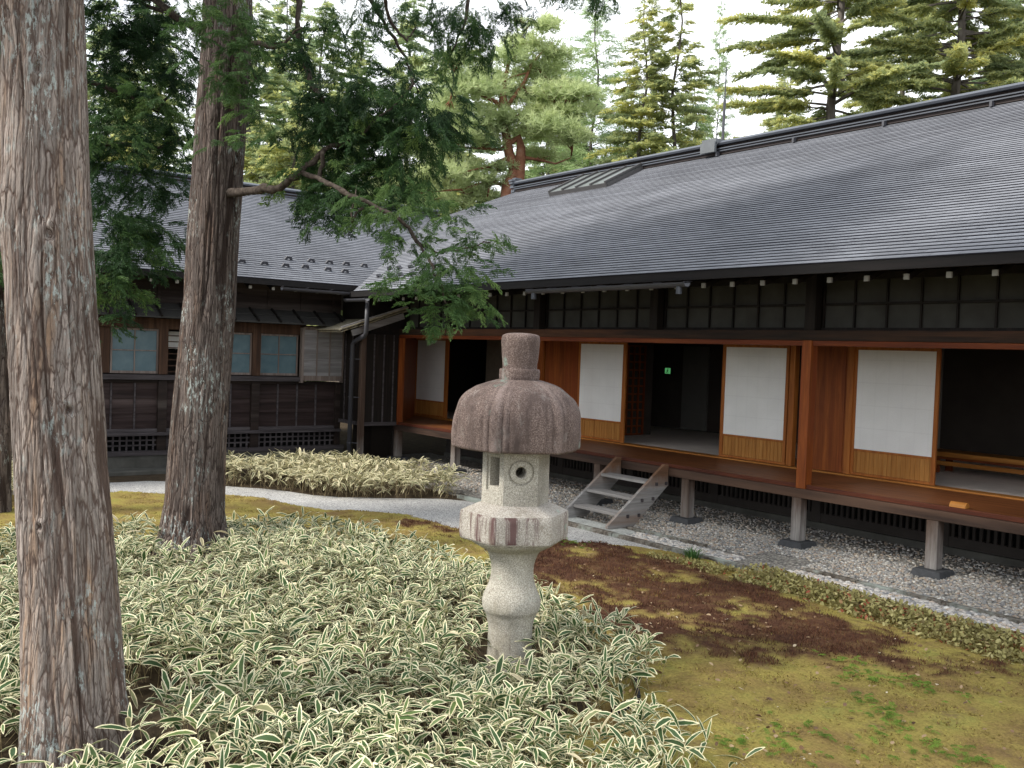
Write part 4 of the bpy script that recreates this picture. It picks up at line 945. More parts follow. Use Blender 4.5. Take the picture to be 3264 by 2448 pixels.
CL_BACK = [
  (-12.81,3.21,6.19,0.55,34),(-13.06,3.70,6.06,0.55,34),(-12.82,4.03,6.44,0.50,30),(-12.69,3.33,5.44,0.50,30),(-12.92,3.85,5.35,0.55,36),
  (-12.79,3.18,4.92,0.50,30),(-13.00,3.71,4.81,0.50,34),(-12.70,4.12,4.94,0.45,26),(-12.69,3.27,4.23,0.45,26),(-12.97,3.89,4.35,0.40,20),
  (-12.70,3.23,3.77,0.45,26),(-12.97,3.70,3.85,0.45,26),(-12.56,3.40,3.32,0.40,22),(-12.66,3.24,2.97,0.30,14),(-12.77,3.96,3.74,0.35,16),
  (-12.69,3.17,2.56,0.22,8),(-12.80,4.19,5.81,0.40,20),(-12.67,3.41,6.43,0.50,30),(-13.60,2.18,6.14,0.50,24),(-13.55,2.20,5.22,0.50,24),
  (-13.51,2.20,4.18,0.45,20),(-13.46,2.21,3.26,0.45,22),(-12.69,3.72,3.35,0.30,10),(-12.75,4.18,4.24,0.25,8),(-12.67,3.88,5.84,0.50,26),
  (-12.84,3.14,5.72,0.40,24),(-12.94,3.89,6.67,0.50,26),(-12.86,3.39,4.68,0.40,18),(-12.76,3.12,3.31,0.35,16),(-12.42,3.58,3.50,0.30,12),
]
CL_FRESH = [
  (-11.50,3.20,4.69,0.30,9),(-11.37,3.39,5.07,0.35,9),(-9.60,3.43,5.52,0.40,14),(-9.47,3.58,5.23,0.40,14),(-9.51,3.51,4.79,0.35,11),
  (-9.34,3.74,5.05,0.40,14),(-9.26,3.82,4.62,0.40,14),(-9.56,3.45,5.04,0.30,8),(-9.36,3.68,4.36,0.40,12),
  (-9.70,3.28,5.31,0.30,8),(-9.43,3.65,5.60,0.40,14),(-9.66,3.35,5.68,0.35,12),(-12.12,3.12,3.11,0.25,6),
  (-9.32,3.79,5.47,0.35,12),(-9.46,3.58,4.95,0.30,8),
]
CL_TREE = [
  (-9.93,4.47,5.48,0.30,8),(-9.79,4.67,5.79,0.28,8),(-9.60,4.93,5.83,0.30,9),(-9.42,5.15,5.76,0.25,6),(-9.26,4.49,4.79,0.45,26),
  (-9.11,4.70,4.96,0.40,20),(-8.88,5.01,5.15,0.40,22),(-9.18,4.57,4.48,0.45,26),(-8.95,4.88,4.40,0.45,28),(-8.75,5.14,4.53,0.45,26),
  (-8.60,5.35,4.78,0.40,22),(-8.48,5.51,4.69,0.28,10),(-9.23,4.50,4.14,0.42,22),(-8.99,4.81,4.06,0.45,24),(-8.79,5.07,4.09,0.40,20),
  (-9.08,4.72,4.73,0.40,20),(-8.80,5.10,4.91,0.40,20),(-8.49,5.15,4.47,0.35,16),
  (-8.91,4.56,3.78,0.35,14),(-9.08,4.34,3.77,0.28,10),
  (-9.93,4.15,5.51,0.35,12),(-8.91,4.95,4.78,0.40,20),
]
CL_LOW = [
  (-8.03,4.40,3.61,0.30,12),(-7.86,4.60,3.55,0.28,12),(-8.65,4.23,3.58,0.22,7),(-8.35,4.30,3.63,0.25,9),(-7.74,4.76,3.45,0.28,10),
  (-7.60,4.95,3.57,0.25,9),(-7.67,4.85,3.24,0.25,8),(-7.49,5.09,3.29,0.25,8),(-7.34,5.27,3.36,0.20,7),(-8.07,4.67,3.71,0.30,12),
  (-7.89,4.91,3.72,0.30,12),(-7.43,4.98,2.96,0.28,11),(-7.31,5.13,2.97,0.22,8),(-7.54,4.83,3.00,0.22,7),(-7.83,4.64,3.30,0.20,5),
  (-7.58,4.61,2.81,0.22,9),(-7.47,4.74,2.78,0.28,13),(-7.35,4.91,2.78,0.25,10),(-7.28,5.00,2.62,0.25,10),(-7.43,4.79,2.57,0.25,10),
  (-7.58,4.61,2.83,0.20,7),(-7.21,5.08,2.62,0.16,5),(-7.41,4.84,2.93,0.25,9),(-7.96,4.47,3.33,0.18,5),
]
CL_TOP = [
  (-7.23,4.70,5.31,0.32,13),(-7.10,4.88,5.34,0.32,14),(-7.16,4.79,5.11,0.28,10),(-7.03,4.96,5.18,0.25,8),(-6.92,5.11,5.37,0.22,7),
  (-7.25,4.66,4.99,0.20,5),(-7.08,4.88,5.00,0.20,6),(-6.64,5.48,5.56,0.16,4),(-6.49,5.68,5.55,0.2,6),(-6.43,5.76,5.5,0.12,3),
  (-8.48,4.73,5.66,0.30,8),(-8.34,4.91,5.58,0.25,6),(-8.62,4.55,5.66,0.30,8),
]
BR3[0] = (-10.45,3.93,7.2,.06); BR7 = [(-14.05,2.3,6.9,.05)] + BR7; BR6 = [(-14.05,2.3,6.8,.06)] + BR6
BR4 = [(-10.45,3.95,7.6,.06),(-9.6,4.2,6.9,.05)] + BR4; BR5 = [(-10.45,3.95,8.2,.06),(-9,4.3,6.8,.045)] + BR5
TOPBR = [(-5.93,1.1,7.2,.08),(-6.5,2.6,6.9,.06),(-7.2,4.3,6.6,.045)] + TOPBR; TOPBR2 = [(-5.93,1.1,7.8,.08),(-6.3,3.2,7.2,.06),(-6.7,5.2,6.7,.04)] + TOPBR2
BR1 = [(x, y, z, r*.55) for x, y, z, r in BR1]; BR2 = [(x, y, z, r*.7) for x, y, z, r in BR2]; BR1[0] = (-10.44, 3.84, 3.97, .055)
for i, b in enumerate((BR1, BR2, BR3, BR4, BR5, BR8, BR9, BR10, BR14)): limb("branch", tree2, b, i, 10 if i < 2 else 7)
for i, b in enumerate((BR6, BR7, BR11, BR12, BR13)): limb("branch", tree3, b, 20+i, 7)
for i, b in enumerate((TOPBR, TOPBR2)): limb("branch", tree1, b, 30+i, 7)
# hinoki frond: a flat branched fan, about one unit long, drooping at the tip
def kite(V, F, tips, p, d, L, w, tip, tilt, r):
    d = Vector(d).normalized(); s = d.cross(Vector((0,0,1))); s.normalize(); p = Vector(p); k = len(V); n = Vector((0,0,1))*r.uniform(-tilt,tilt)*w
    V.extend([p, p+d*L*.5+s*w*.5+n, p+d*L-Vector((0,0,L*.08)), p+d*L*.5-s*w*.5-n]); F.append((k,k+1,k+2,k+3)); tips.extend([tip]*4)
def frond(seed, nside=11, droop=.45):
    r = random.Random(seed); V = []; F = []; tips = []
    ax = lambda s: (s, .06*math.sin(s*5+seed), -droop*s*s)
    for i in range(6): a, b = ax(i/6), ax((i+1)/6); kite(V, F, tips, a, [b[k]-a[k] for k in range(3)], 1/6*1.2, .02, .2, .3, r)
    for i in range(nside):
        s = .04+.92*i/nside
        for sd in (-1, 1):
            an = sd*RAD(r.uniform(25,60)); L = (.36*(1-s*.7)+.07)*r.uniform(.5,1.4); p = ax(s); d = (math.cos(an), math.sin(an), -.3*L-.15+r.uniform(-.3,.2))
            kite(V, F, tips, p, d, L, .018, .4, .6, r)
            for j in range(5):
                u = .15+.19*j; pp = [p[k]+d[k]*L*u for k in range(3)]
                for s2 in (-1, 1):
                    a2 = an + s2*RAD(r.uniform(20,50)); kite(V, F, tips, pp, (math.cos(a2), math.sin(a2), d[2]-.2+r.uniform(-.3,.25)), L*.42*r.uniform(.6,1.3), .023, .6+.08*j, 1.2, r)
    return np.array([v[:] for v in V]), np.array(F), np.array(tips)
FRONDS = [frond(s) for s in range(4)]
def basis(fwd, up):
    f = fwd/np.linalg.norm(fwd, axis=1, keepdims=True); s = np.cross(up, f); s /= np.linalg.norm(s, axis=1, keepdims=True)+1e-9; u = np.cross(f, s)
    return np.stack([f, s, u], 2)
def sprays(name, parent, clusters, mat, seed, scl=(.22,.40), droop=(-1.0,.25), temps=FRONDS, flatz=.7, dens=1.0):
    g = np.random.default_rng(seed); VV = []; FF = []; UU = []; off = 0
    pos = []; fw = []; sc = []; hue = []
    for cx_, cy_, cz_, r, n in clusters:
        n = int(n*dens); p = g.normal(0, .5, (n,3))*[r,r,r*flatz]; az = np.arctan2(p[:,1], p[:,0]) + g.normal(0, .8, n); el = g.uniform(*droop, n)
        pos.append(p+[cx_,cy_,cz_]); fw.append(np.stack([np.cos(az)*np.cos(el), np.sin(az)*np.cos(el), np.sin(el)],1)); sc.append(g.uniform(*scl, n)); hue.append(np.clip(g.normal(.42,.16)+g.normal(0,.15,n), 0, 1))
    pos = np.concatenate(pos); fw = np.concatenate(fw); sc = np.concatenate(sc); hue = np.concatenate(hue); ch = g.integers(0, len(temps), len(pos))
    for c, (TV, TF, TT) in enumerate(temps):
        k = ch == c
        if not k.any(): continue
        R = basis(fw[k], np.array([0,0,1.0])+g.normal(0,.35,(k.sum(),3))); V, F = replicate(TV, TF, R, sc[k], pos[k])
        u = np.clip(hue[k][:,None] + (TT-.5)[None]*.35 + np.repeat(g.normal(0,.09,(k.sum(),len(TT)//4)),4,1), 0, 1)
        VV.append(V); FF.append(F+off); UU.append(np.stack([u.ravel(), np.tile(TT, k.sum())],1)); off += len(V)
    return npmesh(name, np.concatenate(VV), np.concatenate(FF), mat, parent, uv=np.concatenate(UU))
sprays("foliage", tree3, CL_BACK, L_hinoki, 1, (.18,.36), dens=1.2)
sprays("foliage", tree2, CL_TREE, L_hinoki, 2, (.15,.32), (-1.3,.1), dens=1.45)
CL_LOW = [(x, y, z+(.10 if z < 3.1 else .03), r, n) for x, y, z, r, n in CL_LOW]
sprays("low_foliage", tree2, CL_LOW, L_hinfresh, 3, (.12,.24), (-.8,.35), dens=1.15)
sprays("fresh_foliage", tree2, CL_FRESH, L_hinfresh, 4, (.13,.24), (-.6,.2), flatz=.45)
sprays("hanging_foliage", tree1, CL_TOP, L_hinoki, 5, (.11,.22), (-1.4,-.2), dens=1.9)

# the upper crowns of the three cypresses, above the picture but over the garden
def crown(root, cx_, cy_, z0, z1, R_, n, seed):
    g = np.random.default_rng(seed); L = []
    while len(L) < n:
        z = g.uniform(z0, z1); r = R_*(1-(z-z0)/(z1-z0)*.75); a = g.uniform(0, 6.283); q = r*math.sqrt(g.uniform(.05,1)); x, y = cx_+q*math.cos(a), cy_+q*math.sin(a)
        if z-.9 < 2.33+.43*max(0, x*RF[0]+y*RF[1]): continue
        L.append((x, y, z, .95, 26))
    sprays("upper_crown", root, L, L_hinoki, seed, (.5,.95), (-.9,.2))
crown(tree1, -5.95, 1.1, 5.8, 13.5, 2.6, 34, 61); crown(tree2, -10.5, 3.95, 7.4, 13, 2.6, 34, 62); crown(tree3, -14.1, 2.25, 8.2, 13, 2.6, 34, 63)

# ------------------------------------------------------------------ trees beyond the roofs
def fan(seed, n=10, w=.062, spread=(30,60)):
    r = random.Random(seed); V = []; F = []; tips = []
    kite(V, F, tips, (0,0,0), (1,0,-.08), 1, w, .6, .6, r)
    for i in range(n):
        s = .03+.93*i/n
        for sd in (-1, 1):
            an = sd*RAD(r.uniform(*spread)); L = (.46*(1-s*.6))*r.uniform(.5,1.25); kite(V, F, tips, (s,r.uniform(-.02,.02),-.05*s+r.uniform(-.03,.03)), (math.cos(an), math.sin(an), r.uniform(-.35,.2)), L, w*r.uniform(.8,1.3), r.uniform(.2,1), .9, r)
    return np.array([v[:] for v in V]), np.array(F), np.array(tips)
FANS = [fan(s) for s in range(3)]; THIN = [fan(s+10, 8, .04, (40,75)) for s in range(3)]
def conifer(root, H, R, seed, mat, z0=.2, dz=.38, nper=5, temps=FANS, scl=(.5,.85), up=.15, sag=.25, power=.8, per=7, gap=.12, trunk_r=.2):
    g = np.random.default_rng(seed); bx_, by_, bz_ = wloc(root)
    tr = MB(); n = 14; tr.tube([(bx_+.10*math.sin(i*1.3+seed), by_+.10*math.cos(i*1.7+seed), H*i/n) for i in range(n+1)], [trunk_r*(1-i/n)+.012 for i in range(n+1)], 8)
    pos = []; fw = []; sc = []; hue = []
    z = H*z0
    while z < H*.99:
        f = (H-z)/(H*(1-z0)); Lb = R*min(1, f**power*1.15)*1.0+.12
        for k in range(nper):
            if g.uniform() < gap: continue
            az = g.uniform(0, 2*np.pi); L = Lb*g.uniform(.55,1.15); zz = z+g.uniform(-.2,.2); e = up*g.uniform(.4,1.6)
            m_ = 7; s = np.linspace(0,1,m_); bp = np.stack([bx_+np.cos(az)*L*s, by_+np.sin(az)*L*s, zz+L*(e*s-sag*s*s)],1)
            tr.tube(bp.tolist(), [max(.006,.028*L/2*(1-q)) for q in s], 4, False)
            nn = max(2, int(per*L)); h0 = np.clip(g.normal(.45,.18),0,1)
            for j in range(nn):
                q = .22+.78*(j+g.uniform(0,1))/nn; q = min(q, 1)
                p = np.array([np.interp(q, s, bp[:,i]) for i in range(3)]); a2 = az + g.choice([-1,1])*g.uniform(.2,1.0)*(1.1-q*.5)
                pos.append(p+[0,0,g.uniform(-.05,.05)]); el = g.uniform(-.25,.12); fw.append([np.cos(a2)*np.cos(el), np.sin(a2)*np.cos(el), np.sin(el)]); sc.append(g.uniform(*scl)*(.55+.45*min(1,L/1.5))); hue.append(h0)
        z += dz*g.uniform(.7,1.3)*(.55+.45*f)
    tr.build("trunk", M_fbark, root, fix=False)
    pos = np.array(pos); fw = np.array(fw); sc = np.array(sc); hue = np.array(hue); ch = g.integers(0, len(temps), len(pos)); VV = []; FF = []; UU = []; off = 0
    for c, (TV, TF, TT) in enumerate(temps):
        k = ch == c; nk = k.sum()
        Rm = basis(fw[k], np.array([0,0,1.0])+g.normal(0,.55,(nk,3))); V, F = replicate(TV, TF, Rm, sc[k], pos[k])
        u = np.clip(hue[k][:,None] + np.repeat(g.normal(0,.16,(nk,len(TT)//4)),4,1), 0, 1)
        VV.append(V); FF.append(F+off); UU.append(np.stack([u.ravel(), np.tile(TT,nk)*np.repeat(g.uniform(.1,1,nk),len(TT))],1)); off += len(V)
    npmesh("crown", np.concatenate(VV), np.concatenate(FF), mat, root, uv=np.concatenate(UU))
    return root
def copytree(src, loc, s, rz, label, name=None):
    c = src.copy(); COL.objects.link(c); c.location = loc; c.scale = (s[0],s[0],s[1]); c.rotation_euler = (0,0,rz); c["label"] = label
    for ch in src.children: d = ch.copy(); COL.objects.link(d); d.parent = c
    return c
GT = "trees beyond the roofs"
def far(name, x, y, label): return tag(P(name, (x,y,0)), label, "tree", GT)
R1 = conifer(far("hemlock_tree", -18.9, 27.1, "broad yellow green hemlock behind the hall ridge, left neighbour of the one at far right"), 21.5, 5.2, 3, L_heml, .13, .52, 6, per=20, gap=.22, scl=(.30,.58), up=.10, sag=.14, trunk_r=.26)
conifer(far("hemlock_tree", -17.6, 32.2, "broad yellow green hemlock at the far right behind the hall ridge"), 24, 6.2, 4, L_heml, .12, .50, 7, per=19, gap=.22, scl=(.30,.6), up=.12, sag=.16, trunk_r=.28)
fA = conifer(far("fir_tree", -25.5, 26.7, "slender sparse fir with bare stem, left of the lightning rod"), 17.4, 2.3, 5, L_heml, .25, .55, 5, per=12, scl=(.38,.62), up=.25, sag=.2, gap=.3, trunk_r=.15)
fB = conifer(far("fir_tree", -26.2, 25.7, "dense pointed fir between the red pine and the slender fir"), 15.9, 2.3, 6, L_heml, .2, .36, 6, per=14, scl=(.36,.62), up=.15, sag=.2, trunk_r=.14)
lA = conifer(far("larch_tree", -28.8, 25.6, "wispy pale green larch just right of the red pine"), 17.2, 2.6, 7, L_larch, .2, .36, 5, temps=THIN, per=9, scl=(.4,.7), up=.35, sag=.15, gap=.2, trunk_r=.12)
copytree(lA, (-27.2,31.0,0), (.42,1.02), 1.0, "very thin larch directly behind the lightning rod")
dA = conifer(far("spruce_tree", -36.7, 21.9, "dark spire topped spruce, tallest left of the red pine"), 18.4, 3.0, 8, L_dark, .1, .4, 5, per=15, scl=(.36,.66), up=.12, sag=.22, gap=.15, trunk_r=.2)
dB = conifer(far("spruce_tree", -40.9, 19.7, "dark green spruce behind the low bough of the leaning cypress"), 18.4, 3.6, 9, L_dark, .08, .42, 6, per=15, scl=(.36,.66), up=.08, sag=.2, trunk_r=.22)
hC = conifer(far("hemlock_tree", -31.1, 14.1, "low yellow green hemlock just above the wing ridge right of the leaning trunk"), 10.6, 3.2, 10, L_heml, .1, .36, 6, per=15, scl=(.34,.6), up=.10, sag=.18, trunk_r=.15)
FAR = [(dA,-41.6,22.1,1.0,.97,"dark spruce between the spire topped spruce and the leaning cypress bough"),(dB,-45.8,20.1,1.0,1.13,"tall dark spruce seen right beside the top of the leaning cypress"),
    (dA,-38.9,15.6,1.2,.9,"broad dark spruce right behind the leaning cypress trunk"),(dB,-47.7,14.1,1.0,1.06,"dark spruce in the gap between both cypress trunks, on its right"),
    (dA,-46.9,11.9,1.15,.98,"dark spruce in the gap between both cypress trunks, on its left"),(dB,-52.8,10.7,1.0,1.06,"dark spruce hidden mostly behind the big pale trunk"),
    (dA,-40.2,27.2,1.1,1.03,"dark spruce whose top shows left of the red pine crown"),(dB,-45.8,6.7,1.1,.96,"dark spruce at the extreme left edge behind the wing"),
    (dB,-39.3,31.8,1.0,1.02,"dark spruce behind the crown of the red pine"),(fB,-30.5,39.9,1.3,1.05,"distant fir right of the lightning rod"),
    (hC,-33.7,13.9,1.0,.98,"low hemlock above the wing ridge close to the leaning trunk"),(hC,-30.3,20.0,1.0,1.0,"low hemlock left of the red pine stem"),(hC,-33.9,28.7,1.0,1.2,"hemlock right behind the red pine stem"),
    (R1,-23.7,39.1,1.0,1.05,"deep hemlock between the two largest hemlocks"),(dB,-22.0,46.4,1.3,1.25,"dark spruce behind the hemlock at the far right"),
    (hC,-36.5,10.5,1.1,1.05,"low hemlock seen in the gap between both cypress trunks"),(dA,-33.5,36.5,1.0,.9,"dark spruce behind the slender fir and the larch"),
    (lA,-30.9,25.1,1.0,.87,"pale larch touching the right edge of the red pine crown"),(lA,-28.9,27.8,1.0,.80,"low pale larch between the red pine and the dense pointed fir"),(lA,-30.0,26.4,1.2,.68,"short pale larch just above the skylight hatch of the hall roof")]
for i, (src, x, y, sx, sz, lab) in enumerate(FAR): copytree(src, (x,y,0), (sx,sz), i*1.7+.4, lab)

# red pine: forked rusty trunk with flat cloud-like pads of needles (each tuft a fan of needles)
pine = tag(P("red_pine", (-24.3,19.5,0)), "large red pine with rusty forked trunk and bright layered needle pads behind the hall gable", "tree", GT)
Cm = np.array([0,0,2.33]); RXv, RDv, RFv = np.array(RX), np.array(RD), np.array(RF)
PX = np.cross(np.array([RF[0],RF[1],0])/np.hypot(RF[0],RF[1]), [0,0,1.0]); PD = np.array([RF[0],RF[1],0])/np.hypot(RF[0],RF[1])
def pp(u, h, d=0.0): return tuple(np.array([-24.33, 19.55, 0]) + PX*u + PD*d + np.array([0,0,h]))     # metres right of / above / behind the pine's foot
PN_A = [(-0.85,5.44,0.34),(-0.87,6.82,0.32),(-0.84,7.72,0.27),(-0.78,8.56,0.23),(-0.76,8.91,0.21),(-0.85,9.23,0.17),(-1.1,9.07,0.13),(-1.4,8.84,0.09),(-2.05,8.85,0.05),(-2.9,8.89,0.02)]
PN_B = [(-1.26,6.04,0.26),(-1.16,7.67,0.24),(-0.92,8.18,0.22),(-1.12,8.73,0.2),(-1.3,9.41,0.19),(-1.39,10.18,0.17),(-1.42,10.64,0.14),(-1.33,11.1,0.1),(-1.23,11.72,0.08),(-0.95,12.34,0.05),(-0.51,12.97,0.02)]
PN_L1 = [(-1.34,10.1,0.11),(-1.64,10.35,0.09),(-1.96,10.53,0.07),(-2.51,10.9,0.04),(-2.97,11.04,0.02)]
PN_L2 = [(-1.37,9.99,0.11),(-1.09,10.4,0.1),(-0.76,10.94,0.07),(-0.46,11.59,0.05),(0.13,12.23,0.02)]
PN_L3 = [(-1.08,9.99,0.08),(-1.31,10.5,0.07),(-1.33,10.96,0.05),(-1.12,11.12,0.04),(-0.6,11.28,0.02)]
PN_L4 = [(-0.75,8.63,0.1),(-0.2,8.58,0.06),(0.42,8.49,0.04),(0.87,8.72,0.02)]
PN_L5 = [(-0.97,8.66,0.09),(-1.35,8.49,0.08),(-1.72,8.25,0.06),(-2.31,8.09,0.03),(-2.94,7.89,0.015)]
PN_L6 = [(-1.27,8.57,0.08),(-1.49,8.16,0.06),(-1.7,7.71,0.05),(-1.81,7.32,0.03)]
PN_L7 = [(-1.16,7.73,0.09),(-1.86,7.78,0.06),(-2.62,7.52,0.04),(-3.53,7.41,0.02)]
PN_L8 = [(-1.31,9.57,0.08),(-0.71,10.02,0.06),(0.05,10.15,0.03)]
PN_PADS = [(-0.19,12.68,0.47),(-0.63,12.2,0.73),(0.22,11.93,0.58),(-1.15,11.72,0.7),(-0.3,11.52,0.88),(0.56,11.17,0.61),(-2.75,11.2,0.8),(-1.98,11.08,0.8),(-3.43,10.87,0.51),(-2.96,10.55,0.8),(-2.11,10.49,0.73),(-1.2,10.88,0.66),(-0.43,10.67,0.8),(0.35,10.55,0.73),(1.04,10.42,0.61),(-3.17,10.04,0.66),(0.06,10.05,0.8),(0.83,9.95,0.61),(-2.54,9.6,0.8),(-1.77,9.63,0.8),(-1.01,9.76,0.73),(-0.39,9.68,0.8),(-2.67,9.13,0.7),(-3.36,8.88,0.61),(-1.91,9.11,0.61),(0.08,9.39,0.7),(0.86,9.11,0.61),(-3.24,7.88,0.73),(-2.64,8.14,0.67),(-2.31,7.53,0.67),(-1.71,7.86,0.53),(-4.09,7.78,0.7),(-3.53,7.34,0.73),(-4.69,7.45,0.61),(-1.42,8.3,0.41),(-0.13,8.92,0.61),(-0.97,13.11,0.15),(0.03,12.99,0.32),(-3.88,8.55,0.53),(1.1,11.04,0.36),(-2.99,11.5,0.51)]
PINE_LIMBS = [[(-.9,0,.42),(-.95,3,.38),(-.88,4.6,.36)]+PN_A, [(-.95,4.2,.28)]+PN_B, PN_L1, PN_L2, PN_L3, PN_L4, PN_L5, PN_L6, PN_L7, PN_L8]
m = MB(); rp = random.Random(3)
for i, L in enumerate(PINE_LIMBS):
    dd = 0 if i < 2 else rp.uniform(-.5,.4); pts = []; rs = []
    for j, (u, h, r) in enumerate(L): pts.append(pp(u + rp.uniform(-.04,.04), h, dd*j/len(L))); rs.append(r*rp.uniform(.68,.82))
    m.tube(pts, rs, 10)
gp = np.random.default_rng(12); pos = []; hue = []; rad = []
for u, h, r in PN_PADS:
    d0 = gp.uniform(-1.3,1.3) if h < 11.5 else gp.uniform(-.7,.7); n = int(250*(r/.8)**1.6); q = gp.normal(0,.48,(n,3))
    bx2, by2, bz2 = pp(u, h, d0); h0 = gp.normal(.5,.12)
    P3_ = np.outer(q[:,0]*r*1.25, PX) + np.outer(q[:,1]*r*.9, PD); P3_[:,2] += q[:,2]*r*.42 - .12*(q[:,0]**2+q[:,1]**2)*r
    pos.append(P3_+[bx2,by2,bz2]); hue.append(np.clip(h0+q[:,2]*.18+gp.normal(0,.10,n),0,1))
    # twigs carry the pad from the nearest limb
    best = min(((pt, rr) for L in PINE_LIMBS for pt, rr in [(np.array(pp(a, b)), c) for a, b, c in L]), key=lambda t_: np.linalg.norm(t_[0]-[bx2,by2,bz2]))
    mid = (best[0]+np.array([bx2,by2,bz2]))/2+[0,0,-.12]; m.tube([tuple(best[0]), tuple(mid), (bx2,by2,bz2)], [min(.06,best[1]), .035, .012], 6)
    for k in range(4):
        e = np.array([bx2,by2,bz2])+PX*gp.normal(0,.5)*r+PD*gp.normal(0,.4)*r; m.tube([tuple(mid), tuple((mid+e)/2+[0,0,.03]), tuple(e)], [.028,.018,.008], 5)
m.build("trunk", M_pbark, pine, smooth=True, fix=False)
pos = np.concatenate(pos); hue = np.concatenate(hue)
def tuft(seed, n=9):
    r = random.Random(seed); V = []; F = []
    for i in range(n):
        a = 2*math.pi*i/n+r.uniform(-.3,.3); el = r.uniform(-.1,1.2); d = Vector((math.cos(a)*math.cos(el), math.sin(a)*math.cos(el), math.sin(el))); s = d.orthogonal().normalized()*.07; k = len(V)
        V += [-s*.6, s*.6, d*.6+s, d*1.0]; F.append((k,k+1,k+2,k+3))
    return np.array([v[:] for v in V]), np.array(F)
TV, TF = tuft(1); n = len(pos)
V, F = replicate(TV, TF, rotm(gp, n, 1.0), gp.uniform(.16,.28,n), pos)
npmesh("needle_pads", V, F, L_pine, pine, uv=np.stack([np.clip(np.repeat(hue,len(TV))+np.repeat(gp.normal(0,.1,(n,9)),4,1).ravel(),0,1), np.zeros(n*len(TV))],1))

# ------------------------------------------------------------------ ground plants
def sasa(name, poly, dens_, h, seed, mat, label, holes=(), Ls=(.11,.205), clip=None):
    g = np.random.default_rng(seed)
    x0, x1 = min(p[0] for p in poly), max(p[0] for p in poly); y0, y1 = min(p[1] for p in poly), max(p[1] for p in poly)
    n = int((x1-x0)*(y1-y0)*dens_); x = g.uniform(x0,x1,n); y = g.uniform(y0,y1,n); k = inpoly(x, y, poly)
    for hx_, hy_, hr in holes: k &= (x-hx_)**2+(y-hy_)**2 > (hr*(1+.3*g.normal(size=n)))**2
    k &= vnoise(x*2.2, y*2.2, seed) > .14
    x, y = x[k], y[k]; n = len(x); hh = h*(.55+.8*fbm(x*1.6, y*1.6, seed+2, 3))*g.uniform(.75,1.12,n)
    lean = g.normal(0,.10,(n,2)); tip = np.stack([x+lean[:,0], y+lean[:,1], hh],1); base = np.stack([x,y,np.zeros(n)],1)
    # culms: thin three-sided canes
    a = np.arange(3)*2*np.pi/3; ring = np.stack([np.cos(a),np.sin(a),0*a],1)*.0028
    V = np.concatenate([base[:,None]+ring[None], tip[:,None]+ring[None]*.6],1).reshape(-1,3); o6 = np.arange(n)[:,None,None]*6
    F = (np.array([[0,1,4,3],[1,2,5,4],[2,0,3,5]])[None]+o6).reshape(-1,4)
    VV = [V]; FF = [F]; UU = [np.zeros((len(V),2))]; MI = [np.ones(len(F),int)]; off = len(V)
    nl = 6; P0 = np.repeat(tip,nl,0); B0 = np.repeat(base,nl,0); rank = np.tile(np.arange(nl),n); N = n*nl
    keep = g.uniform(size=N) < np.array([1,1,.95,.8,.55,.4])[rank]
    f = np.array([1,1,.96,.9,.72,.5])[rank] - g.uniform(0,.08,N); P0 = B0+(P0-B0)*f[:,None]
    az0 = np.repeat(g.uniform(0,2*np.pi,n),nl); az = az0 + rank*2.4 + g.normal(0,.45,N); el = np.array([.9,.55,.4,.3,.1,-.1])[rank]+g.normal(0,.28,N)
    L = g.uniform(*Ls,N)*np.array([.85,1,1,1,.95,.8])[rank]; Wd = L*g.uniform(.17,.25,N)*g.uniform(.8,1.1,N); droop = g.uniform(.3,1.3,N); roll = g.normal(0,.45,N); val = np.clip(g.uniform(0,.9,N)+(g.uniform(size=N)<.045)*.3,0,1)
    sel = np.where(keep)[0]; P0, az, el, L, Wd, droop, roll, val = (q[sel] for q in (P0, az, el, L, Wd, droop, roll, val)); N = len(sel)
    s = np.array([0,.12,.32,.55,.78,.93,1.0]); wp = np.array([.10,.62,.97,1.0,.72,.32,.02]); m_ = len(s)
    pts = np.zeros((N,m_,3)); cur = P0.copy(); pts[:,0] = cur
    for j in range(1,m_):
        e = el-droop*(s[j]+s[j-1])/2; st_ = L*(s[j]-s[j-1]); cur = cur+np.stack([np.cos(az)*np.cos(e)*st_, np.sin(az)*np.cos(e)*st_, np.sin(e)*st_],1); pts[:,j] = cur
    pts[:,:,2] = np.maximum(pts[:,:,2], .012)
    side = np.stack([-np.sin(az)*np.cos(roll), np.cos(az)*np.cos(roll), np.sin(roll)],1)
    wv = Wd[:,None]*wp[None]*.5
    wav = 1+.12*g.normal(size=(N,m_,1))
    Lf = pts+side[:,None]*wv[...,None]*wav; Rt = pts-side[:,None]*wv[...,None]*(2-wav); Ce = pts-np.array([0,0,1.0])*(wv*.28)[...,None]
    V = np.stack([Lf,Ce,Rt],2).reshape(-1,3); q = []
    for j in range(m_-1):
        b = j*3; q += [(b,b+1,b+4,b+3),(b+1,b+2,b+5,b+4)]
    F = (np.array(q)[None]+np.arange(N)[:,None,None]*m_*3).reshape(-1,4)
    uu = np.zeros((N,m_,3,2)); uu[:,:,1,0] = wp[None]; uu[...,1] = val[:,None,None]
    VV.append(V); FF.append(F+off); UU.append(uu.reshape(-1,2)); MI.append(np.zeros(len(F),int))
    o = npmesh(name, np.concatenate(VV), np.concatenate(FF), [mat, M_culm], uv=np.concatenate(UU), midx=np.concatenate(MI))
    tag(o, label, "dwarf bamboo", None, 'stuff'); return o
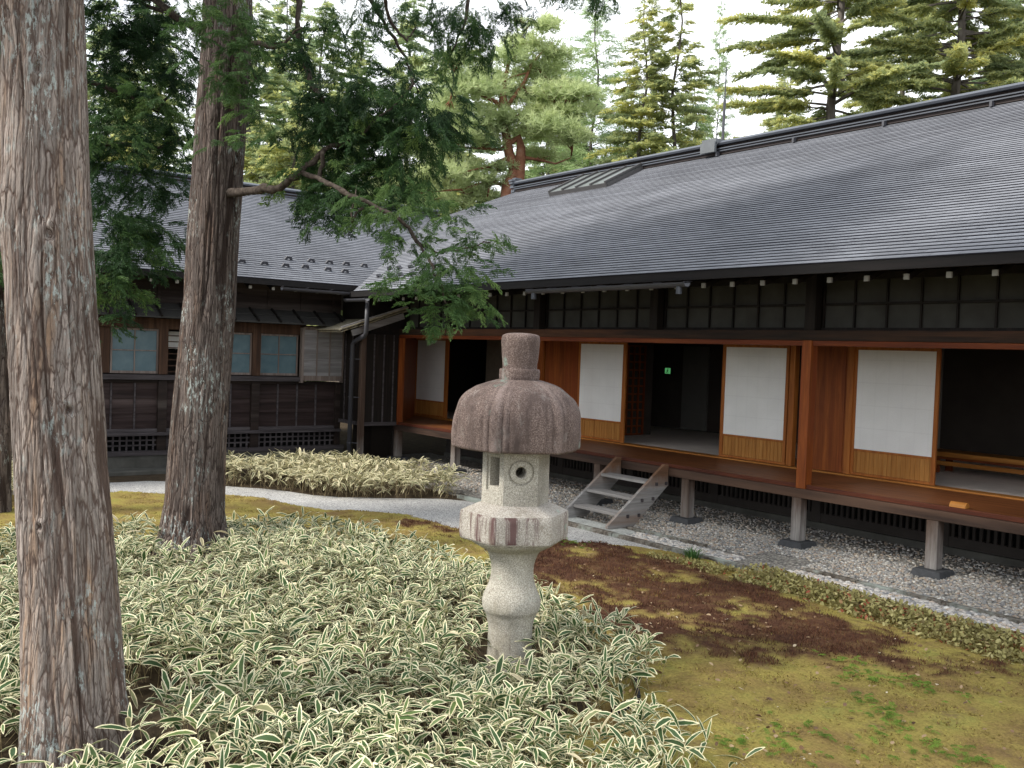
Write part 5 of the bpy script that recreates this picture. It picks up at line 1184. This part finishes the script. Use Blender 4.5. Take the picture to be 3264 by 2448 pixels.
SASA1 = [(-10.9,1.0),(-11.0,2.6),(-10.95,4.0),(-10.4,4.95),(-9.6,5.5),(-8.7,5.65),(-8.0,5.55),(-7.4,5.6),(-6.6,5.35),(-5.7,5.15),(-5.1,5.08),(-4.68,4.98),(-4.40,4.70),(-4.36,4.42),(-3.95,4.22),(-3.5,3.98),(-3.2,3.5),(-3.0,2.8),(-4.5,.6),(-5.4,.2),(-8,.2)]
HOLES = [(-5.57,1.32,.40),(-5.2,1.24,.33),(-10.44,3.64,.42),(-10.0,3.45,.46),(-9.55,3.32,.40),(LX,LY,.25),(-5.25,4.08,.30),(-6.02,1.9,.30),(-6.08,4.38,.26),(-5.75,1.75,.3)]
sasa("dwarf_bamboo", SASA1, 150, .31, 3, M_sasa, "white edged dwarf bamboo filling the foreground around the stone lantern", HOLES)
SASA2 = [(-15.5,5.75),(-15.2,5.75),(-14.5,6.35),(-13.5,6.7),(-12.95,7.5),(-12.45,8.35),(-12.8,8.75),(-13.6,8.9),(-14.8,8.85),(-15.8,8.6),(-16.4,7.6),(-16.1,6.4)]
sasa("dwarf_bamboo", SASA2, 95, .36, 5, M_sasa2, "dry yellowish dwarf bamboo bank between gravel path and dark buildings", (), (.15,.24))
SASA3 = [(-17.0,.2),(-17.0,3.2),(-16.4,3.5),(-15.4,2.9),(-14.2,2.6),(-13.6,1.9),(-13.6,0.2)]
sasa("dwarf_bamboo", SASA3, 95, .40, 7, M_sasa2, "dry dwarf bamboo patch at the left edge behind the big pale trunk", [(-13.8,2.25,.35)], (.13,.21))
# low red-tinged shrubs along the kerb
def lozenge(name, x, y, z0, z1, Lr, mat, seed, label, cat, flatness=.6):
    g = np.random.default_rng(seed); n = len(x); t_ = np.array([[0,0,0],[.35,.28,.05],[.35,-.28,.05],[.72,.24,.03],[.72,-.24,.03],[1,0,-.05],[.5,0,-.04]]); f_ = np.array([[0,2,6,1],[1,6,5,3],[2,4,5,6]])
    z = g.uniform(0,1,n)**.7*(z1-z0)+z0; az = g.uniform(0,2*np.pi,n); el = g.normal(.25,flatness,n); fw = np.stack([np.cos(az)*np.cos(el),np.sin(az)*np.cos(el),np.sin(el)],1)
    R = basis(fw, np.array([0,0,1.0])+g.normal(0,.4,(n,3))); V, F = replicate(t_, f_, R, g.uniform(*Lr,n), np.stack([x,y,z],1))
    u = np.clip(np.repeat(g.normal(.55,.22,n)+(g.uniform(size=n)<.04)*.5,7),0,1)
    tag(npmesh(name, V, F, mat, uv=np.stack([u,u*0],1)), label, cat, None, 'stuff')
def strip(n, x0, x1, yf, w, g):
    x = g.uniform(x0,x1,n); c, hw = yf(x), w*(.75+.5*vnoise(x*1.7, x*0, 4)); t_ = g.uniform(-1,1,n); return x, c+t_*hw, np.sqrt(np.maximum(0,1-t_*t_))
g = np.random.default_rng(9)
x, y, t_ = strip(9500, -6.55, -2.3, lambda x: np.interp(x, [-6.6,-5,-3,-2], [8.28,8.15,8.0,7.9]), .34, g)
lozenge("ground_shrub", x, y, .03, np.maximum(.05, t_*.17), (.028,.055), L_shrub, 1, "low hedge of tiny olive and red leaves along the kerb at right", "shrub")
x, y, t_ = strip(1500, -7.75, -6.75, lambda x: np.interp(x, [-7.8,-6.7], [8.0,8.2]), .20, g)
lozenge("ground_shrub", x, y, .02, np.maximum(.03, t_*.10), (.022,.042), L_shrub, 2, "small brownish patch of low leaves near the steps beside the grass tuft", "shrub")
# hair moss stalks, short moss fuzz, fern sprigs
def blades(name, x, y, h, w, mat, seed, label, cat, hue, lean=.25):
    g = np.random.default_rng(seed); n = len(x); az = g.uniform(0,2*np.pi,n); lx, ly = g.normal(0,lean,n)*h, g.normal(0,lean,n)*h; z = mound(x,y)+.012
    b = np.stack([x,y,z],1); s = np.stack([np.cos(az),np.sin(az),0*az],1)*w[:,None]*.5; tp = b+np.stack([lx,ly,h],1); mid = b+np.stack([lx*.4,ly*.4,h*.6],1)
    V = np.stack([b-s*.7,b+s*.7,mid+s,mid-s,tp+s*.25,tp-s*.25],1).reshape(-1,3); F = (np.array([[0,1,2,3],[3,2,4,5]])[None]+np.arange(n)[:,None,None]*6).reshape(-1,4)
    tag(npmesh(name, V, F, mat, uv=np.stack([np.repeat(np.clip(hue,0,1),6),np.zeros(n*6)],1)), label, cat, None, 'stuff')
g = np.random.default_rng(14); n = 190000; x = g.uniform(-11.4,-2.4,n); y = g.uniform(4.6,8.55,n); r = redmoss(x,y); k = (r > g.uniform(.05,.85,n)) & ~inpoly(x,y,SASA1) & inpoly(x,y,MOSS)
x, y, r = x[k], y[k], r[k]; print("hair moss", len(x))
blades("hair_moss", x, y, g.uniform(.012,.055,len(x))*(.5+.6*r), g.uniform(.004,.009,len(x)), L_redmoss, 2, "dark red brown hair moss standing in patches on the green moss", "hair moss", g.normal(.40,.2,len(x))+.35*(r<.4)+.9*(fbm(x*2.2,y*2.2,41,4)-.5))
n = 150000; x = g.uniform(-15,-2,n); y = g.uniform(2.0,8.6,n); k = (inpoly(x,y,MOSS)|inpoly(x,y,MOSSB))&(redmoss(x,y)<.4)&~inpoly(x,y,SASA1); x, y = x[k], y[k]
blades("moss_fuzz", x, y, g.uniform(.006,.02,len(x)), g.uniform(.006,.014,len(x)), L_moss, 3, "short golden green moss fuzz on the open ground at right", "moss", g.normal(.45,.2,len(x))+.4*(fbm(x*1.7,y*1.7,33,4)-.5), .6)
g = np.random.default_rng(77); n = 900; x = g.uniform(-9.5,-2.2,n); y = g.uniform(4.3,8.4,n); k = inpoly(x,y,MOSS); x, y = x[k], y[k]
L_lit = leafmat("fallen dry leaves", [(0.0,(.07,.04,.025)),(.5,(.20,.12,.07)),(.85,(.38,.27,.16)),(1.0,(.55,.48,.36))], .1)
lozenge("leaf_litter", x, y, mound(x,y)+.035, mound(x,y)+.05, (.015,.05), L_lit, 6, "scattered fallen leaves and needles on the moss", "leaf litter", .15)
def sprigs(spots, seed, name, label):
    g = np.random.default_rng(seed); VV = []; FF = []; UU = []; off = 0; TV, TF, TT = FRONDS[1]
    for cx_, cy_, r_, n in spots:
        p = np.stack([g.normal(cx_,r_,n), g.normal(cy_,r_*.55,n), np.full(n,.045)],1); p[:,2] += mound(p[:,0],p[:,1]); az = g.uniform(0,2*np.pi,n); el = g.uniform(.1,.8,n)
        R = basis(np.stack([np.cos(az)*np.cos(el),np.sin(az)*np.cos(el),np.sin(el)],1), np.tile([0,0,1.0],(n,1))); V, F = replicate(TV,TF,R,g.uniform(.03,.07,n),p)
        VV.append(V); FF.append(F+off); off += len(V); UU.append(np.stack([np.repeat(g.uniform(0,1,n),len(TV)),np.zeros(n*len(TV))],1))
    tag(npmesh(name, np.concatenate(VV), np.concatenate(FF), L_fern, uv=np.concatenate(UU)), label, "fern", None, 'stuff')
sprigs([(-3.9,6.38,.20,40),(-3.6,6.45,.16,24),(-3.58,5.8,.16,26),(-3.26,5.66,.16,26),(-2.97,5.47,.16,26),(-3.6,4.45,.10,14),(-3.5,4.65,.16,26),(-3.55,5.05,.14,14),(-2.75,5.6,.12,14),(-4.2,6.6,.10,8),(-3.4,5.0,.3,14)], 3, "fern_sprigs", "bright green feathery sprigs spreading over the moss in the lower right")
sprigs([(-8.6,7.7,.22,26),(-8.9,7.6,.14,12)], 5, "fern_sprigs", "green feathery moss at the tip of the bed near the lantern")
g = np.random.default_rng(8); n = 130; a = g.uniform(0,2*np.pi,n); rr_ = g.uniform(0,.09,n)
def grass(name, cx_, cy_, label):
    e = P(name, (cx_,cy_,0)); V = []; F = []
    for i in range(n):
        b = np.array([cx_+rr_[i]*math.cos(a[i]), cy_+rr_[i]*math.sin(a[i]), 0.0]); d = np.array([math.cos(a[i]),math.sin(a[i]),0]); s = np.array([-d[1],d[0],0])*.004; h = g.uniform(.08,.17); o_ = g.uniform(.04,.14); k = len(V)
        V += [b-s, b+s, b+d*o_*.4+[0,0,h*.8]+s, b+d*o_*.4+[0,0,h*.8]-s, b+d*o_+[0,0,h]+s*.2, b+d*o_+[0,0,h]-s*.2]; F += [(k,k+1,k+2,k+3),(k+3,k+2,k+4,k+5)]
    npmesh("blades", V, F, L_grass, e, uv=np.stack([np.repeat(g.uniform(0,1,n),6),np.zeros(n*6)],1)); tag(e, label, "grass")
grass("grass_tuft", -7.45, 8.38, "small dark green grass tuft beside the kerb right of the steps")
m = MB(); m.beam((-4.72,4.78,.05), (-4.40,4.50,.05), .02, .16); m.beam((-4.40,4.50,.05), (-4.36,4.22,.05), .02, .15)
tag(m.build("edging_board", flat("black edging board", (.012,.012,.014), .7), None, bevel=.003), "black garden edging board showing under the right corner of the bamboo", "edging board")
